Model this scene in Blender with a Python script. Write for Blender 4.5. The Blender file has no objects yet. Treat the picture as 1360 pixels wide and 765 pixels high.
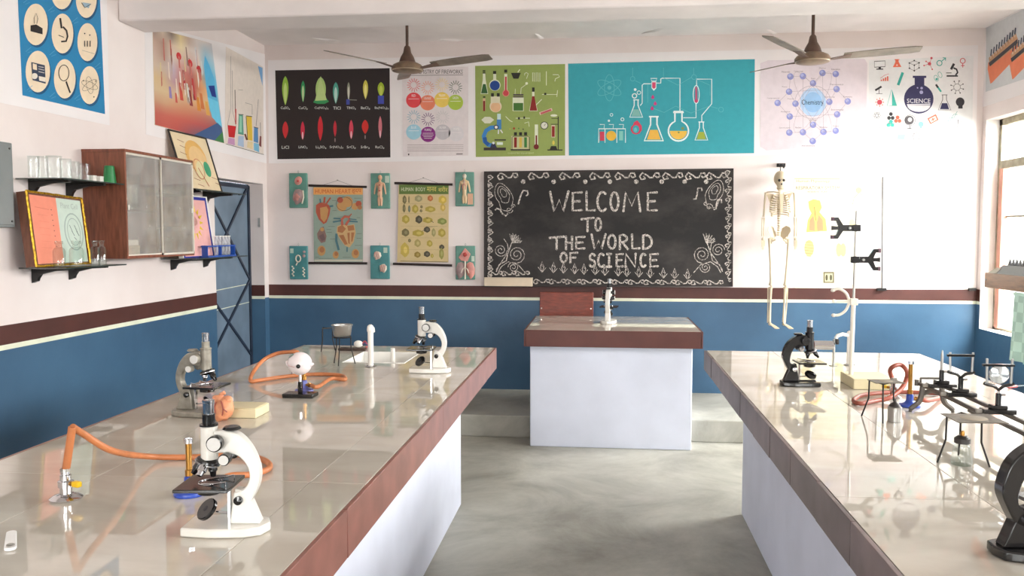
import bpy, math, random
from mathutils import Vector, Matrix
random.seed(7)
PI = math.pi
scene = bpy.context.scene
COL = scene.collection
# ------------------------------------------------------------------ camera, world, lights, exposure
F = 1130.0; EYE = 1.53
TH = math.atan(73.5 / F); PS = math.atan(121 * math.cos(TH) / F)
cam_d = bpy.data.cameras.new('camera'); cam = bpy.data.objects.new('camera', cam_d); COL.objects.link(cam)
cam.location = (0, 0, EYE); cam.rotation_euler = (PI / 2 - TH, 0, PS)
cam_d.sensor_width = 36; cam_d.lens = F * 36 / 1360; cam_d.clip_start = .02
scene.camera = cam
vs = scene.view_settings
vs.view_transform = 'Standard'; vs.look = 'None'; vs.gamma = 1; vs.use_curve_mapping = False
vs.exposure = 0.3
world = bpy.data.worlds.new('world'); scene.world = world; world.use_nodes = True
wb = world.node_tree.nodes['Background']
wn = world.node_tree.nodes; wl = world.node_tree.links          # hazy white sky over pale ground
wt_ = wn.new('ShaderNodeTexCoord'); ws = wn.new('ShaderNodeSeparateXYZ'); wl.new(wt_.outputs['Generated'], ws.inputs[0])
wr_ = wn.new('ShaderNodeValToRGB'); wl.new(ws.outputs['Z'], wr_.inputs[0])
wr_.color_ramp.elements[0].position = 0; wr_.color_ramp.elements[0].color = (.72, .70, .66, 1); wr_.color_ramp.elements[1].position = .04; wr_.color_ramp.elements[1].color = (.95, .97, 1, 1)
wl.new(wr_.outputs[0], wb.inputs[0]); wb.inputs[1].default_value = 4.0
XL, XR, YB, YR, ZC = -2.969, 3.046, 7.32, -2.6, 3.17      # left wall, right wall, back wall, rear wall, ceiling
# windows: (y0, y1, z0, z1) in the right wall; (x0, x1, z0, z1) in the rear wall behind the camera
WIN_R = [(5.55, 7.25, .75, 2.43), (2.75, 4.45, .75, 2.43), (-.05, 1.65, .75, 2.43)]
WIN_B = [(-2.2, -.5, .85, 2.5), (.6, 2.3, .85, 2.5)]
def area(name, loc, rot, sx, sy, power, col=(1, 1, 1)):
    l = bpy.data.lights.new(name, 'AREA'); l.shape = 'RECTANGLE'; l.size = sx; l.size_y = sy
    l.energy = power; l.color = col
    o = bpy.data.objects.new(name, l); COL.objects.link(o); o.location = loc; o.rotation_euler = rot
    return o
PW = [600, 400, 200]
for i, (a, b, c, d) in enumerate(WIN_R):
    area('window_daylight', (XR + .85, (a + b) / 2, 2.5), (0, PI / 2 - .66, 0), 1.7, b - a + .3, PW[i], (1, .97, .94))
for (a, b, c, d) in WIN_B:
    area('window_daylight', ((a + b) / 2, YR - .7, 2.4), (PI / 2 - .5, 0, 0), b - a + .3, 1.7, 170, (1, .96, .93))

# ------------------------------------------------------------------ measuring: a pixel of the photograph on a plane of the room
fw = Vector((-math.sin(PS) * math.cos(TH), math.cos(PS) * math.cos(TH), -math.sin(TH)))
rt = Vector((math.cos(PS), math.sin(PS), 0)); upv = rt.cross(fw); EYEP = Vector((0, 0, EYE))
def on(px, py, ax, v):
    d = fw + rt * ((px - 680) / F) - upv * ((py - 382.5) / F)
    i = 'xyz'.index(ax); t = (v - EYEP[i]) / d[i]
    return EYEP + d * t
# ------------------------------------------------------------------ materials
def lin(c):
    return tuple(((x / 255) / 12.92 if x <= 10 else ((x / 255 + .055) / 1.055) ** 2.4) for x in c)
MATS = {}
def M(name, rgb, rough=.55, metal=0, var=.05, scale=6, bump=0, bscale=30, coat=0, spec=.5, stretch=None):
    if name in MATS: return MATS[name]
    m = bpy.data.materials.new(name); m.use_nodes = True; nt = m.node_tree; N = nt.nodes; L = nt.links
    p = N['Principled BSDF']; c = lin(rgb)
    p.inputs['Roughness'].default_value = rough; p.inputs['Metallic'].default_value = metal
    p.inputs['Specular IOR Level'].default_value = spec
    if coat: p.inputs['Coat Weight'].default_value = coat; p.inputs['Coat Roughness'].default_value = .05
    tc = N.new('ShaderNodeTexCoord'); nz = N.new('ShaderNodeTexNoise'); nz.inputs['Scale'].default_value = scale
    nz.inputs['Detail'].default_value = 5
    src = tc.outputs['Object']
    if stretch:
        mp = N.new('ShaderNodeMapping'); mp.inputs['Scale'].default_value = stretch; L.new(src, mp.inputs[0]); src = mp.outputs[0]
    L.new(src, nz.inputs['Vector'])
    r = N.new('ShaderNodeValToRGB'); r.color_ramp.elements[0].position = .3; r.color_ramp.elements[1].position = .7
    r.color_ramp.elements[0].color = (*[max(0, x * (1 - var * 2)) for x in c], 1)
    r.color_ramp.elements[1].color = (*[min(1, x * (1 + var * 2)) for x in c], 1)
    L.new(nz.outputs[0], r.inputs[0]); L.new(r.outputs[0], p.inputs['Base Color'])
    if bump:
        n2 = N.new('ShaderNodeTexNoise'); n2.inputs['Scale'].default_value = bscale; n2.inputs['Detail'].default_value = 4
        L.new(tc.outputs['Object'], n2.inputs['Vector'])
        b = N.new('ShaderNodeBump'); b.inputs['Strength'].default_value = bump; b.inputs['Distance'].default_value = .01
        L.new(n2.outputs[0], b.inputs['Height']); L.new(b.outputs[0], p.inputs['Normal'])
    MATS[name] = m; return m
def ink(rgb):                                  # printed / painted flat colour
    return M('ink_%02x%02x%02x' % tuple(rgb), rgb, .55, var=.02, scale=20, spec=.3)
def glass(name, tint=(235, 240, 238), gl=.16, haze=0.0):
    if name in MATS: return MATS[name]
    m = bpy.data.materials.new(name); m.use_nodes = True; nt = m.node_tree; N = nt.nodes; L = nt.links; N.clear()
    out = N.new('ShaderNodeOutputMaterial'); tr = N.new('ShaderNodeBsdfTransparent'); tr.inputs[0].default_value = (*lin(tint), 1)
    g = N.new('ShaderNodeBsdfGlossy'); g.inputs['Roughness'].default_value = .04
    lw = N.new('ShaderNodeLayerWeight'); lw.inputs[0].default_value = .35
    mr = N.new('ShaderNodeMapRange'); mr.inputs[3].default_value = gl * .5; mr.inputs[4].default_value = min(1, gl * 4)
    L.new(lw.outputs['Facing'], mr.inputs[0])
    mx = N.new('ShaderNodeMixShader'); L.new(mr.outputs[0], mx.inputs[0]); L.new(tr.outputs[0], mx.inputs[1]); L.new(g.outputs[0], mx.inputs[2])
    last = mx.outputs[0]
    if haze:
        df = N.new('ShaderNodeBsdfDiffuse'); df.inputs[0].default_value = (*lin(tint), 1)
        nz = N.new('ShaderNodeTexNoise'); nz.inputs['Scale'].default_value = 5
        mh = N.new('ShaderNodeMath'); mh.operation = 'MULTIPLY'; mh.inputs[1].default_value = haze * 2; L.new(nz.outputs[0], mh.inputs[0])
        m2 = N.new('ShaderNodeMixShader'); L.new(mh.outputs[0], m2.inputs[0]); L.new(last, m2.inputs[1]); L.new(df.outputs[0], m2.inputs[2]); last = m2.outputs[0]
    L.new(last, out.inputs[0]); MATS[name] = m; return m
def wood(name, rgb, rough=.45, stretch=(14, 14, 1.5), var=.16):
    return M(name, rgb, rough, var=var, scale=5, stretch=stretch)
def wall_mat(name, axis_blue=True):
    m = bpy.data.materials.new(name); m.use_nodes = True; nt = m.node_tree; N = nt.nodes; L = nt.links
    p = N['Principled BSDF']
    g = N.new('ShaderNodeNewGeometry'); sp = N.new('ShaderNodeSeparateXYZ'); L.new(g.outputs['Position'], sp.inputs[0])
    n1 = N.new('ShaderNodeTexNoise'); n1.inputs['Scale'].default_value = 1.6; n1.inputs['Detail'].default_value = 6; L.new(g.outputs['Position'], n1.inputs['Vector'])
    r1 = N.new('ShaderNodeValToRGB'); r1.color_ramp.elements[0].color = (*lin((228, 215, 211)), 1); r1.color_ramp.elements[1].color = (*lin((240, 230, 227)), 1)
    r2 = N.new('ShaderNodeValToRGB'); r2.color_ramp.elements[0].color = (*lin((54, 86, 115)), 1); r2.color_ramp.elements[1].color = (*lin((69, 106, 136)), 1)
    for r in (r1, r2):
        r.color_ramp.elements[0].position = .3; r.color_ramp.elements[1].position = .7; L.new(n1.outputs[0], r.inputs[0])
    c = N.new('ShaderNodeMath'); c.operation = 'LESS_THAN'; c.inputs[1].default_value = .955; L.new(sp.outputs['Z'], c.inputs[0])
    mx = N.new('ShaderNodeMix'); mx.data_type = 'RGBA'; L.new(c.outputs[0], mx.inputs[0]); L.new(r1.outputs[0], mx.inputs[6]); L.new(r2.outputs[0], mx.inputs[7])
    L.new(mx.outputs[2], p.inputs['Base Color'])
    rr = N.new('ShaderNodeMapRange'); rr.inputs[3].default_value = .75; rr.inputs[4].default_value = .42; L.new(c.outputs[0], rr.inputs[0]); L.new(rr.outputs[0], p.inputs['Roughness'])
    n2 = N.new('ShaderNodeTexNoise'); n2.inputs['Scale'].default_value = 9; n2.inputs['Detail'].default_value = 6; L.new(g.outputs['Position'], n2.inputs['Vector'])
    b = N.new('ShaderNodeBump'); b.inputs['Strength'].default_value = .12; b.inputs['Distance'].default_value = .02; L.new(n2.outputs[0], b.inputs['Height']); L.new(b.outputs[0], p.inputs['Normal'])
    return m
def chalk_mat():
    m = bpy.data.materials.new('chalk'); m.use_nodes = True; nt = m.node_tree; N = nt.nodes; L = nt.links
    p = N['Principled BSDF']; p.inputs['Roughness'].default_value = .9
    g = N.new('ShaderNodeNewGeometry'); n = N.new('ShaderNodeTexNoise'); n.inputs['Scale'].default_value = 75; n.inputs['Detail'].default_value = 3
    L.new(g.outputs['Position'], n.inputs['Vector'])
    r = N.new('ShaderNodeValToRGB'); r.color_ramp.elements[0].position = .36; r.color_ramp.elements[1].position = .6
    r.color_ramp.elements[0].color = (*lin((108, 101, 96)), 1); r.color_ramp.elements[1].color = (*lin((215, 206, 198)), 1)
    L.new(n.outputs[0], r.inputs[0]); L.new(r.outputs[0], p.inputs['Base Color']); return m
def board_mat():
    m = bpy.data.materials.new('blackboard_slate'); m.use_nodes = True; nt = m.node_tree; N = nt.nodes; L = nt.links
    p = N['Principled BSDF']; p.inputs['Roughness'].default_value = .7
    g = N.new('ShaderNodeNewGeometry'); mp = N.new('ShaderNodeMapping'); mp.inputs['Scale'].default_value = (1.4, 1, 2.2); L.new(g.outputs['Position'], mp.inputs[0])
    n = N.new('ShaderNodeTexNoise'); n.inputs['Scale'].default_value = 1.7; n.inputs['Detail'].default_value = 7; n.inputs['Roughness'].default_value = .65; L.new(mp.outputs[0], n.inputs['Vector'])
    r = N.new('ShaderNodeValToRGB'); r.color_ramp.elements[0].position = .42; r.color_ramp.elements[1].position = .75
    r.color_ramp.elements[0].color = (*lin((25, 22, 22)), 1); r.color_ramp.elements[1].color = (*lin((64, 59, 57)), 1)
    L.new(n.outputs[0], r.inputs[0]); L.new(r.outputs[0], p.inputs['Base Color']); return m
def marble_mat(name, c0, c1, seed):
    m = bpy.data.materials.new(name); m.use_nodes = True; nt = m.node_tree; N = nt.nodes; L = nt.links
    p = N['Principled BSDF']; p.inputs['Roughness'].default_value = .02; p.inputs['Specular IOR Level'].default_value = .8; p.inputs['IOR'].default_value = 1.62
    g = N.new('ShaderNodeNewGeometry'); mp = N.new('ShaderNodeMapping'); mp.inputs['Location'].default_value = (seed, seed * 2, 0); mp.inputs['Scale'].default_value = (1, 2.4, 1)
    mp.inputs['Rotation'].default_value = (0, 0, .5)
    L.new(g.outputs['Position'], mp.inputs[0])
    n = N.new('ShaderNodeTexNoise'); n.inputs['Scale'].default_value = 2.2; n.inputs['Detail'].default_value = 6; n.inputs['Distortion'].default_value = .8; L.new(mp.outputs[0], n.inputs['Vector'])
    r = N.new('ShaderNodeValToRGB'); r.color_ramp.elements[0].position = .35; r.color_ramp.elements[1].position = .65
    r.color_ramp.elements[0].color = (*lin(c0), 1); r.color_ramp.elements[1].color = (*lin(c1), 1)
    L.new(n.outputs[0], r.inputs[0]); L.new(r.outputs[0], p.inputs['Base Color']); return m
def floor_mat():
    m = bpy.data.materials.new('worn_concrete'); m.use_nodes = True; nt = m.node_tree; N = nt.nodes; L = nt.links
    p = N['Principled BSDF']
    g = N.new('ShaderNodeNewGeometry')
    n = N.new('ShaderNodeTexNoise'); n.inputs['Scale'].default_value = 1.3; n.inputs['Detail'].default_value = 9; n.inputs['Roughness'].default_value = .68; n.inputs['Distortion'].default_value = .6
    L.new(g.outputs['Position'], n.inputs['Vector'])
    r = N.new('ShaderNodeValToRGB'); r.color_ramp.elements[0].position = .33; r.color_ramp.elements[1].position = .68
    r.color_ramp.elements[0].color = (*lin((136, 133, 122)), 1); r.color_ramp.elements[1].color = (*lin((192, 190, 179)), 1)
    L.new(n.outputs[0], r.inputs[0]); L.new(r.outputs[0], p.inputs['Base Color'])
    n2 = N.new('ShaderNodeTexNoise'); n2.inputs['Scale'].default_value = 2.5; L.new(g.outputs['Position'], n2.inputs['Vector'])
    mr = N.new('ShaderNodeMapRange'); mr.inputs[3].default_value = .32; mr.inputs[4].default_value = .62; L.new(n2.outputs[0], mr.inputs[0]); L.new(mr.outputs[0], p.inputs['Roughness'])
    b = N.new('ShaderNodeBump'); b.inputs['Strength'].default_value = .15; b.inputs['Distance'].default_value = .01; L.new(n.outputs[0], b.inputs['Height']); L.new(b.outputs[0], p.inputs['Normal'])
    return m
def attr_mat(name):
    m = bpy.data.materials.new(name); m.use_nodes = True; nt = m.node_tree; N = nt.nodes; L = nt.links
    p = N['Principled BSDF']; p.inputs['Roughness'].default_value = .5
    a = N.new('ShaderNodeAttribute'); a.attribute_name = 'print'; L.new(a.outputs['Color'], p.inputs['Base Color']); return m
# ------------------------------------------------------------------ mesh builder
def V3(p): return Vector((p[0], p[1], p[2]))
class MB:
    def __init__(s, mat=None): s.v = []; s.f = []; s.mi = []; s.ms = []; s.cur = mat
    def idx(s, mat):
        mat = mat or s.cur
        if mat not in s.ms: s.ms.append(mat)
        return s.ms.index(mat)
    def add(s, vs, fs, mat=None):
        k = len(s.v); s.v += [V3(p) for p in vs]; i = s.idx(mat)
        for f in fs: s.f.append(tuple(k + j for j in f)); s.mi.append(i)
        return s
    def box(s, x0, x1, y0, y1, z0, z1, mat=None):
        vs = [(x, y, z) for z in (z0, z1) for y in (y0, y1) for x in (x0, x1)]
        return s.add(vs, [(0, 2, 3, 1), (4, 5, 7, 6), (0, 1, 5, 4), (2, 6, 7, 3), (0, 4, 6, 2), (1, 3, 7, 5)], mat)
    def hexa(s, q, mat=None):                       # 8 corners: bottom ring 4, top ring 4
        return s.add(q, [(3, 2, 1, 0), (4, 5, 6, 7), (0, 1, 5, 4), (1, 2, 6, 5), (2, 3, 7, 6), (3, 0, 4, 7)], mat)
    def tube(s, pts, r, n=8, closed=False, mat=None):
        pts = [V3(p) for p in pts]; K = len(pts); rs = r if isinstance(r, (list, tuple)) else [r] * K
        T = []
        for i in range(K):
            a = pts[(i - 1) % K] if (closed or i > 0) else pts[i]; b = pts[(i + 1) % K] if (closed or i < K - 1) else pts[i]
            t = (b - a); T.append(t.normalized() if t.length > 1e-9 else Vector((0, 0, 1)))
        ref = Vector((0, 0, 1)) if abs(T[0].z) < .9 else Vector((1, 0, 0))
        u = T[0].cross(ref).normalized(); vs = []
        for i in range(K):
            u = (u - T[i] * u.dot(T[i]));  u = u.normalized() if u.length > 1e-6 else T[i].orthogonal().normalized()
            w = T[i].cross(u)
            for j in range(n):
                a = 2 * PI * j / n; vs.append(pts[i] + (u * math.cos(a) + w * math.sin(a)) * rs[i])
        fs = []
        for i in range(K if closed else K - 1):
            for j in range(n):
                a = i * n + j; b = i * n + (j + 1) % n; c = ((i + 1) % K) * n + (j + 1) % n; d = ((i + 1) % K) * n + j
                fs.append((a, b, c, d))
        if not closed:
            fs.append(tuple(reversed(range(n)))); fs.append(tuple(range((K - 1) * n, K * n)))
        return s.add(vs, fs, mat)
    def lathe(s, prof, c=(0, 0, 0), ax=(0, 0, 1), n=20, mat=None):   # prof: (radius, height along ax)
        ax = V3(ax).normalized(); u = ax.orthogonal().normalized(); w = ax.cross(u); c = V3(c); vs = []; fs = []
        for (r, h) in prof:
            for j in range(n):
                a = 2 * PI * j / n; vs.append(c + ax * h + (u * math.cos(a) + w * math.sin(a)) * max(r, 1e-5))
        for i in range(len(prof) - 1):
            for j in range(n): fs.append((i * n + j, i * n + (j + 1) % n, (i + 1) * n + (j + 1) % n, (i + 1) * n + j))
        if prof[0][0] > 1e-4: fs.append(tuple(reversed(range(n))))
        if prof[-1][0] > 1e-4: fs.append(tuple(range((len(prof) - 1) * n, len(prof) * n)))
        return s.add(vs, fs, mat)
    def cyl(s, a, b, r, n=16, mat=None):
        a = V3(a); b = V3(b); return s.lathe([(r, 0), (r, (b - a).length)], a, b - a, n, mat)
    def ell(s, c, r, n=14, m=9, rot=None, mat=None, noise=0):
        c = V3(c); r = (r, r, r) if not isinstance(r, (tuple, list)) else r; R = rot or Matrix.Identity(3); vs = []; fs = []
        for i in range(m + 1):
            t = PI * i / m
            for j in range(n):
                a = 2 * PI * j / n; p = Vector((math.sin(t) * math.cos(a), math.sin(t) * math.sin(a), math.cos(t)))
                k = 1 + (noise * math.sin(5.3 * p.x + 2) * math.cos(4.7 * p.y + 1) * math.sin(6.1 * p.z + .5) if noise else 0)
                vs.append(c + R @ Vector((p.x * r[0] * k, p.y * r[1] * k, p.z * r[2] * k)))
        for i in range(m):
            for j in range(n): fs.append((i * n + j, (i + 1) * n + j, (i + 1) * n + (j + 1) % n, i * n + (j + 1) % n))
        return s.add(vs, fs, mat)
    def prism(s, pts, vec, mat=None):               # polygon of 3D points extruded along vec
        pts = [V3(p) for p in pts]; vec = V3(vec); n = len(pts)
        nrm = Vector((0, 0, 0))
        for i in range(n): nrm += pts[i].cross(pts[(i + 1) % n])
        if nrm.dot(vec) > 0: pts = pts[::-1]
        vs = pts + [p + vec for p in pts]
        fs = [tuple(range(n)), tuple(reversed(range(n, 2 * n)))] + [(i, i + n, (i + 1) % n + n, (i + 1) % n) for i in range(n)]
        return s.add(vs, fs, mat)
    def build(s, name, parent=None, mat=None, bevel=0, sharp=38, origin=None, smooth=True):
        if mat: s.ms = [mat] ; s.mi = [0] * len(s.f)
        me = bpy.data.meshes.new(name)
        if parent is not None:
            off = parent.get('_w') ; o0 = Vector(off) if off else Vector((0, 0, 0))
        else:
            xs = [p.x for p in s.v]; ys = [p.y for p in s.v]; zs = [p.z for p in s.v]
            o0 = V3(origin) if origin is not None else Vector(((min(xs) + max(xs)) / 2, (min(ys) + max(ys)) / 2, min(zs)))
        me.from_pydata([tuple(p - o0) for p in s.v], [], s.f)
        for m in s.ms: me.materials.append(m)
        if len(s.ms) > 1: me.polygons.foreach_set('material_index', s.mi)
        if not smooth: me.polygons.foreach_set('use_smooth', [False] * len(me.polygons))
        else:
            me.polygons.foreach_set('use_smooth', [True] * len(me.polygons)); me.set_sharp_from_angle(angle=math.radians(sharp))
        me.update()
        o = bpy.data.objects.new(name, me); COL.objects.link(o)
        if parent is not None: o.parent = parent
        else: o.location = o0
        if parent is not None and parent.get('_w'): o['_w'] = parent['_w']
        if parent is None and origin is None: o['_w'] = tuple(o0)
        if bevel:
            bv = o.modifiers.new('bevel', 'BEVEL'); bv.width = bevel; bv.segments = 2; bv.limit_method = 'ANGLE'; bv.angle_limit = .7
        return o
def tag(o, label=None, cat=None, group=None, kind=None):
    if label: o['label'] = label
    if cat: o['category'] = cat
    if group: o['group'] = group
    if kind: o['kind'] = kind
    return o
def thing(name, label, cat, loc=(0, 0, 0), rz=0, group=None, world=False):
    o = bpy.data.objects.new(name, None); COL.objects.link(o); o.empty_display_size = .05
    o.location = loc; o.rotation_euler = (0, 0, rz)
    if world: o['_w'] = tuple(loc)
    return tag(o, label, cat, group)
def struct(o): o['kind'] = 'structure'; return o
def dup(root, loc, rz=0, label=None, group=None, parent=None):
    c = root.copy(); COL.objects.link(c)
    if parent is None:
        c.location = loc; c.rotation_euler = (0, 0, rz)
        if label: c['label'] = label
        if group: c['group'] = group
    else: c.parent = parent
    for ch in root.children: dup(ch, None, parent=c)
    return c
# ------------------------------------------------------------------ flat print on sheets
_TXT = {}
def text_mesh(s):
    if s in _TXT: return _TXT[s]
    cu = bpy.data.curves.new('lettering', 'FONT'); cu.body = s; cu.resolution_u = 2
    ob = bpy.data.objects.new('lettering', cu); COL.objects.link(ob)
    dg = bpy.context.evaluated_depsgraph_get(); dg.update(); ev = ob.evaluated_get(dg); me = ev.to_mesh()
    vs = [(v.co.x, v.co.y) for v in me.vertices]; fs = [tuple(p.vertices) for p in me.polygons]; ev.to_mesh_clear()
    bpy.data.objects.remove(ob); bpy.data.curves.remove(cu)
    if vs:
        x0 = min(v[0] for v in vs); x1 = max(v[0] for v in vs); y0 = min(v[1] for v in vs); y1 = max(v[1] for v in vs)
        vs = [((x - x0) / max(1e-6, x1 - x0), (y - y0) / max(1e-6, y1 - y0)) for x, y in vs]
    _TXT[s] = (vs, fs); return _TXT[s]
class Art:
    """flat printed shapes on a sheet; mp(x, y, layer) gives the 3D point"""
    def __init__(s, mp, parent): s.mp = mp; s.parent = parent; s.mb = MB(); s.name = None; s.L = 1; s.L0 = 1
    def icon(s, name):
        s.flush(); s.name = name; s.mb = MB(); s.L = s.L0; return s
    def flush(s):
        if s.name and s.mb.v: s.mb.build(s.name, s.parent, smooth=False)
        s.name = None; s.mb = MB()
    def mat(s, c): return c if not isinstance(c, tuple) else ink(c)
    def poly(s, pts, c, up=True):
        s.mb.add([s.mp(x, y, s.L) for x, y in pts], [tuple(range(len(pts)))], s.mat(c))
        if up: s.L += .5
        return s
    def rect(s, x0, y0, x1, y1, c): return s.poly([(x0, y0), (x0, y1), (x1, y1), (x1, y0)], c)
    def ell(s, cx, cy, rx, ry, c, n=24): return s.poly([(cx + rx * math.cos(-2 * PI * i / n), cy + ry * math.sin(-2 * PI * i / n)) for i in range(n)], c)
    def circ(s, cx, cy, r, c, n=24): return s.ell(cx, cy, r, r, c, n)
    def line(s, pts, w, c, closed=False):
        n = len(pts); vs = []
        for i in range(n):
            a = pts[(i - 1) % n] if (closed or i) else pts[i]; b = pts[(i + 1) % n] if (closed or i < n - 1) else pts[i]
            dx, dy = b[0] - a[0], b[1] - a[1]; l = math.hypot(dx, dy) or 1; nx, ny = -dy / l * w / 2, dx / l * w / 2
            x, y = pts[i]; vs += [s.mp(x + nx, y + ny, s.L), s.mp(x - nx, y - ny, s.L)]
        fs = [(2 * i, 2 * ((i + 1) % n), 2 * ((i + 1) % n) + 1, 2 * i + 1) for i in range(n if closed else n - 1)]
        s.mb.add(vs, fs, s.mat(c)); s.L += .1; return s
    def ring(s, cx, cy, rx, ry, w, c, n=22, rot=0):
        ct, st = math.cos(rot), math.sin(rot)
        return s.line([(cx + rx * math.cos(2 * PI * i / n) * ct - ry * math.sin(2 * PI * i / n) * st, cy + rx * math.cos(2 * PI * i / n) * st + ry * math.sin(2 * PI * i / n) * ct) for i in range(n)], w, c, True)
    def text(s, t, x0, y0, x1, y1, c):            # x0,y0 = lower-left, x1,y1 = upper-right (y grows downward)
        vs, fs = text_mesh(t)
        if vs: s.mb.add([s.mp(x0 + u * (x1 - x0), y0 + v * (y1 - y0), s.L) for u, v in vs], fs, s.mat(c)); s.L += .2
        return s
    def flask(s, x, y, w, h, c, o=(235, 245, 245), lw=1.0, neck=.3):   # conical flask, (x, y) middle of its base
        n = w * neck / 2
        s.poly([(x - w * .36, y - h * .05), (x + w * .36, y - h * .05), (x + w * .2, y - h * .45), (x - w * .2, y - h * .45)], c)
        return s.line([(x - n, y - h), (x - n, y - h * .68), (x - w / 2, y), (x + w / 2, y), (x + n, y - h * .68), (x + n, y - h)], lw, o).line([(x - n * 1.5, y - h), (x + n * 1.5, y - h)], lw, o)
    def round_flask(s, x, y, r, h, c, o=(235, 245, 245), lw=1.0):
        a = [(x + r * .85 * math.cos(t), y - r + r * .85 * math.sin(t)) for t in [i * PI / 10 for i in range(11)]]
        s.poly(a, c); n = r * .35; k = math.asin(.35)
        pts = [(x - n, y - h)] + [(x + r * math.cos(t), y - r + r * math.sin(t)) for t in [(-PI / 2 - k) - i * (2 * PI - 2 * k) / 20 for i in range(21)]] + [(x + n, y - h)]
        return s.line(pts, lw, o).line([(x - n * 1.5, y - h), (x + n * 1.5, y - h)], lw, o)
STEP = .0009
def wall_map(ax, v, sgn):                           # sheet on a wall plane; layers come off the wall by STEP each
    i = 'xyz'.index(ax)
    def f(x, y, L=0):
        p = on(x, y, ax, v); p[i] += sgn * STEP * L; return p
    return f
def quad_map(a, b, c, d, nrm):                      # a top-left, b top-right, c bottom-right, d bottom-left; x, y in 0..100
    a, b, c, d = map(V3, (a, b, c, d)); nrm = V3(nrm).normalized()
    def f(x, y, L=0):
        u, v = x / 100, y / 100; return (a * (1 - u) + b * u) * (1 - v) + (d * (1 - u) + c * u) * v + nrm * STEP * L
    return f
def color_field(name, mp, x0, y0, x1, y1, rows, parent, sub=6, jitter=0):
    """a blurred printed picture: a grid whose colours run smoothly between the given swatches"""
    R = len(rows); Cn = len(rows[0]); nx = (Cn - 1) * sub; ny = (R - 1) * sub; vs = []; cols = []
    for j in range(ny + 1):
        for i in range(nx + 1):
            u, v = i / nx, j / ny; fx = min(u * (Cn - 1), Cn - 1.0001); fy = min(v * (R - 1), R - 1.0001)
            a, b = int(fx), int(fy); du, dv = fx - a, fy - b
            c = [(rows[b][a][k] * (1 - du) + rows[b][a + 1][k] * du) * (1 - dv) + (rows[b + 1][a][k] * (1 - du) + rows[b + 1][a + 1][k] * du) * dv for k in range(3)]
            vs.append(mp(x0 + (x1 - x0) * u, y0 + (y1 - y0) * v, .6)); cols.append((*lin(c), 1))
    fs = [(j * (nx + 1) + i, (j + 1) * (nx + 1) + i, (j + 1) * (nx + 1) + i + 1, j * (nx + 1) + i + 1) for j in range(ny) for i in range(nx)]
    mb = MB(MATS.setdefault('printed_picture', None) or MATS.update(printed_picture=attr_mat('printed_picture')) or MATS['printed_picture'])
    mb.add(vs, fs); o = mb.build(name, parent, smooth=False)
    at = o.data.color_attributes.new('print', 'FLOAT_COLOR', 'POINT')
    for i, c in enumerate(cols): at.data[i].color = c
    return o
def sheet(mp, pts, parent, mat, name='sheet', t=1.0):
    """a thin sheet with front at layer 0.4 and real thickness down to the wall"""
    a = [mp(x, y, .4) for x, y in pts]; b = [mp(x, y, .4 - t) for x, y in pts]; n = len(pts)
    mb = MB(mat); mb.add(a + b, [tuple(range(n)), tuple(reversed(range(n, 2 * n)))] + [(i, i + n, (i + 1) % n + n, (i + 1) % n) for i in range(n)])
    return mb.build(name, parent, smooth=False)
# ================================================================== the setting
WALL = wall_mat('limewashed_wall_with_blue_dado')
CEIL = M('ceiling_plaster', (236, 228, 226), .85, var=.03, scale=3, bump=.25, bscale=4)
BROWN = M('brown_band_paint', (78, 38, 31), .5, var=.08); CREAM = M('cream_line_paint', (226, 228, 205), .6)
FLOOR = floor_mat()
T = .16
struct(MB(FLOOR).box(XL - T, XR + T, YR - T, YB + T, -.1, 0).build('floor'))
PLX0, PLX1 = -.515, .63
pf = [(XL, 6.25), (PLX0 - .004, 6.25), (PLX0 - .004, 6.93), (PLX1 + .004, 6.93), (PLX1 + .004, 6.25), (XR, 6.25), (XR, YB), (XL, YB)]
struct(MB(FLOOR).prism([(x, y, 0) for x, y in pf], (0, 0, .165)).build('trim_1', bevel=.008, smooth=False))
struct(MB(CEIL).box(XL - T, XR + T, YR - T, YB + T, ZC, ZC + .1).build('ceiling'))
bm = MB(CEIL).box(XL, XR, 5.03, 5.335, 2.825, ZC)
struct(bm.build('trim_2', bevel=.012))
def plane_wall(name, rects):
    mb = MB(WALL)
    for r in rects: mb.box(*r)
    return struct(mb.build(name, origin=(0, 0, 0)))
D0, D1, DZ = 6.28, 7.227, 1.955
plane_wall('wall_left', [(XL - T, XL, YR - T, D0, 0, ZC), (XL - T, XL, D0, D1, DZ, ZC), (XL - T, XL, D1, YB, 0, ZC)])
plane_wall('wall_back', [(XL - T, XR + T, YB, YB + T, 0, ZC)])
def holes(lo, hi, wins):                              # solid pieces of a wall between openings
    out = []; p = lo; z0, z1 = wins[0][2], wins[0][3]
    for a, b, *_ in sorted(wins): out.append((p, a, 0, ZC)); out.append((a, b, 0, z0)); out.append((a, b, z1, ZC)); p = b
    out.append((p, hi, 0, ZC)); return out
wr = plane_wall('wall_right', [(XR, XR + T, a, b, c, d) for a, b, c, d in holes(YR - T, YB, WIN_R)])
plane_wall('wall_rear', [(a, b, YR - T, YR, c, d) for a, b, c, d in holes(XL, XR, WIN_B)])
# painted bands
def band(name, boxes_):
    a = MB(BROWN); b = MB(CREAM)
    for (x0, x1, y0, y1) in boxes_: a.box(x0, x1, y0, y1, .971, 1.068); b.box(x0, x1, y0, y1, .945, .971)
    o = struct(a.build(name)); b.build('cream_line', o)
E_ = .003
band('trim_3', [(XL, XL + E_, YR, D0)]); band('trim_4', [(XL + .001, XR - .001, YB - E_, YB)])
band('trim_5', [(XL - .13, XL, D1 - E_, D1)])
band('trim_6', [(XR - E_, XR, a, b) for a, b, c, d in holes(YR, YB, WIN_R) if c == 0 and d == ZC])
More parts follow.
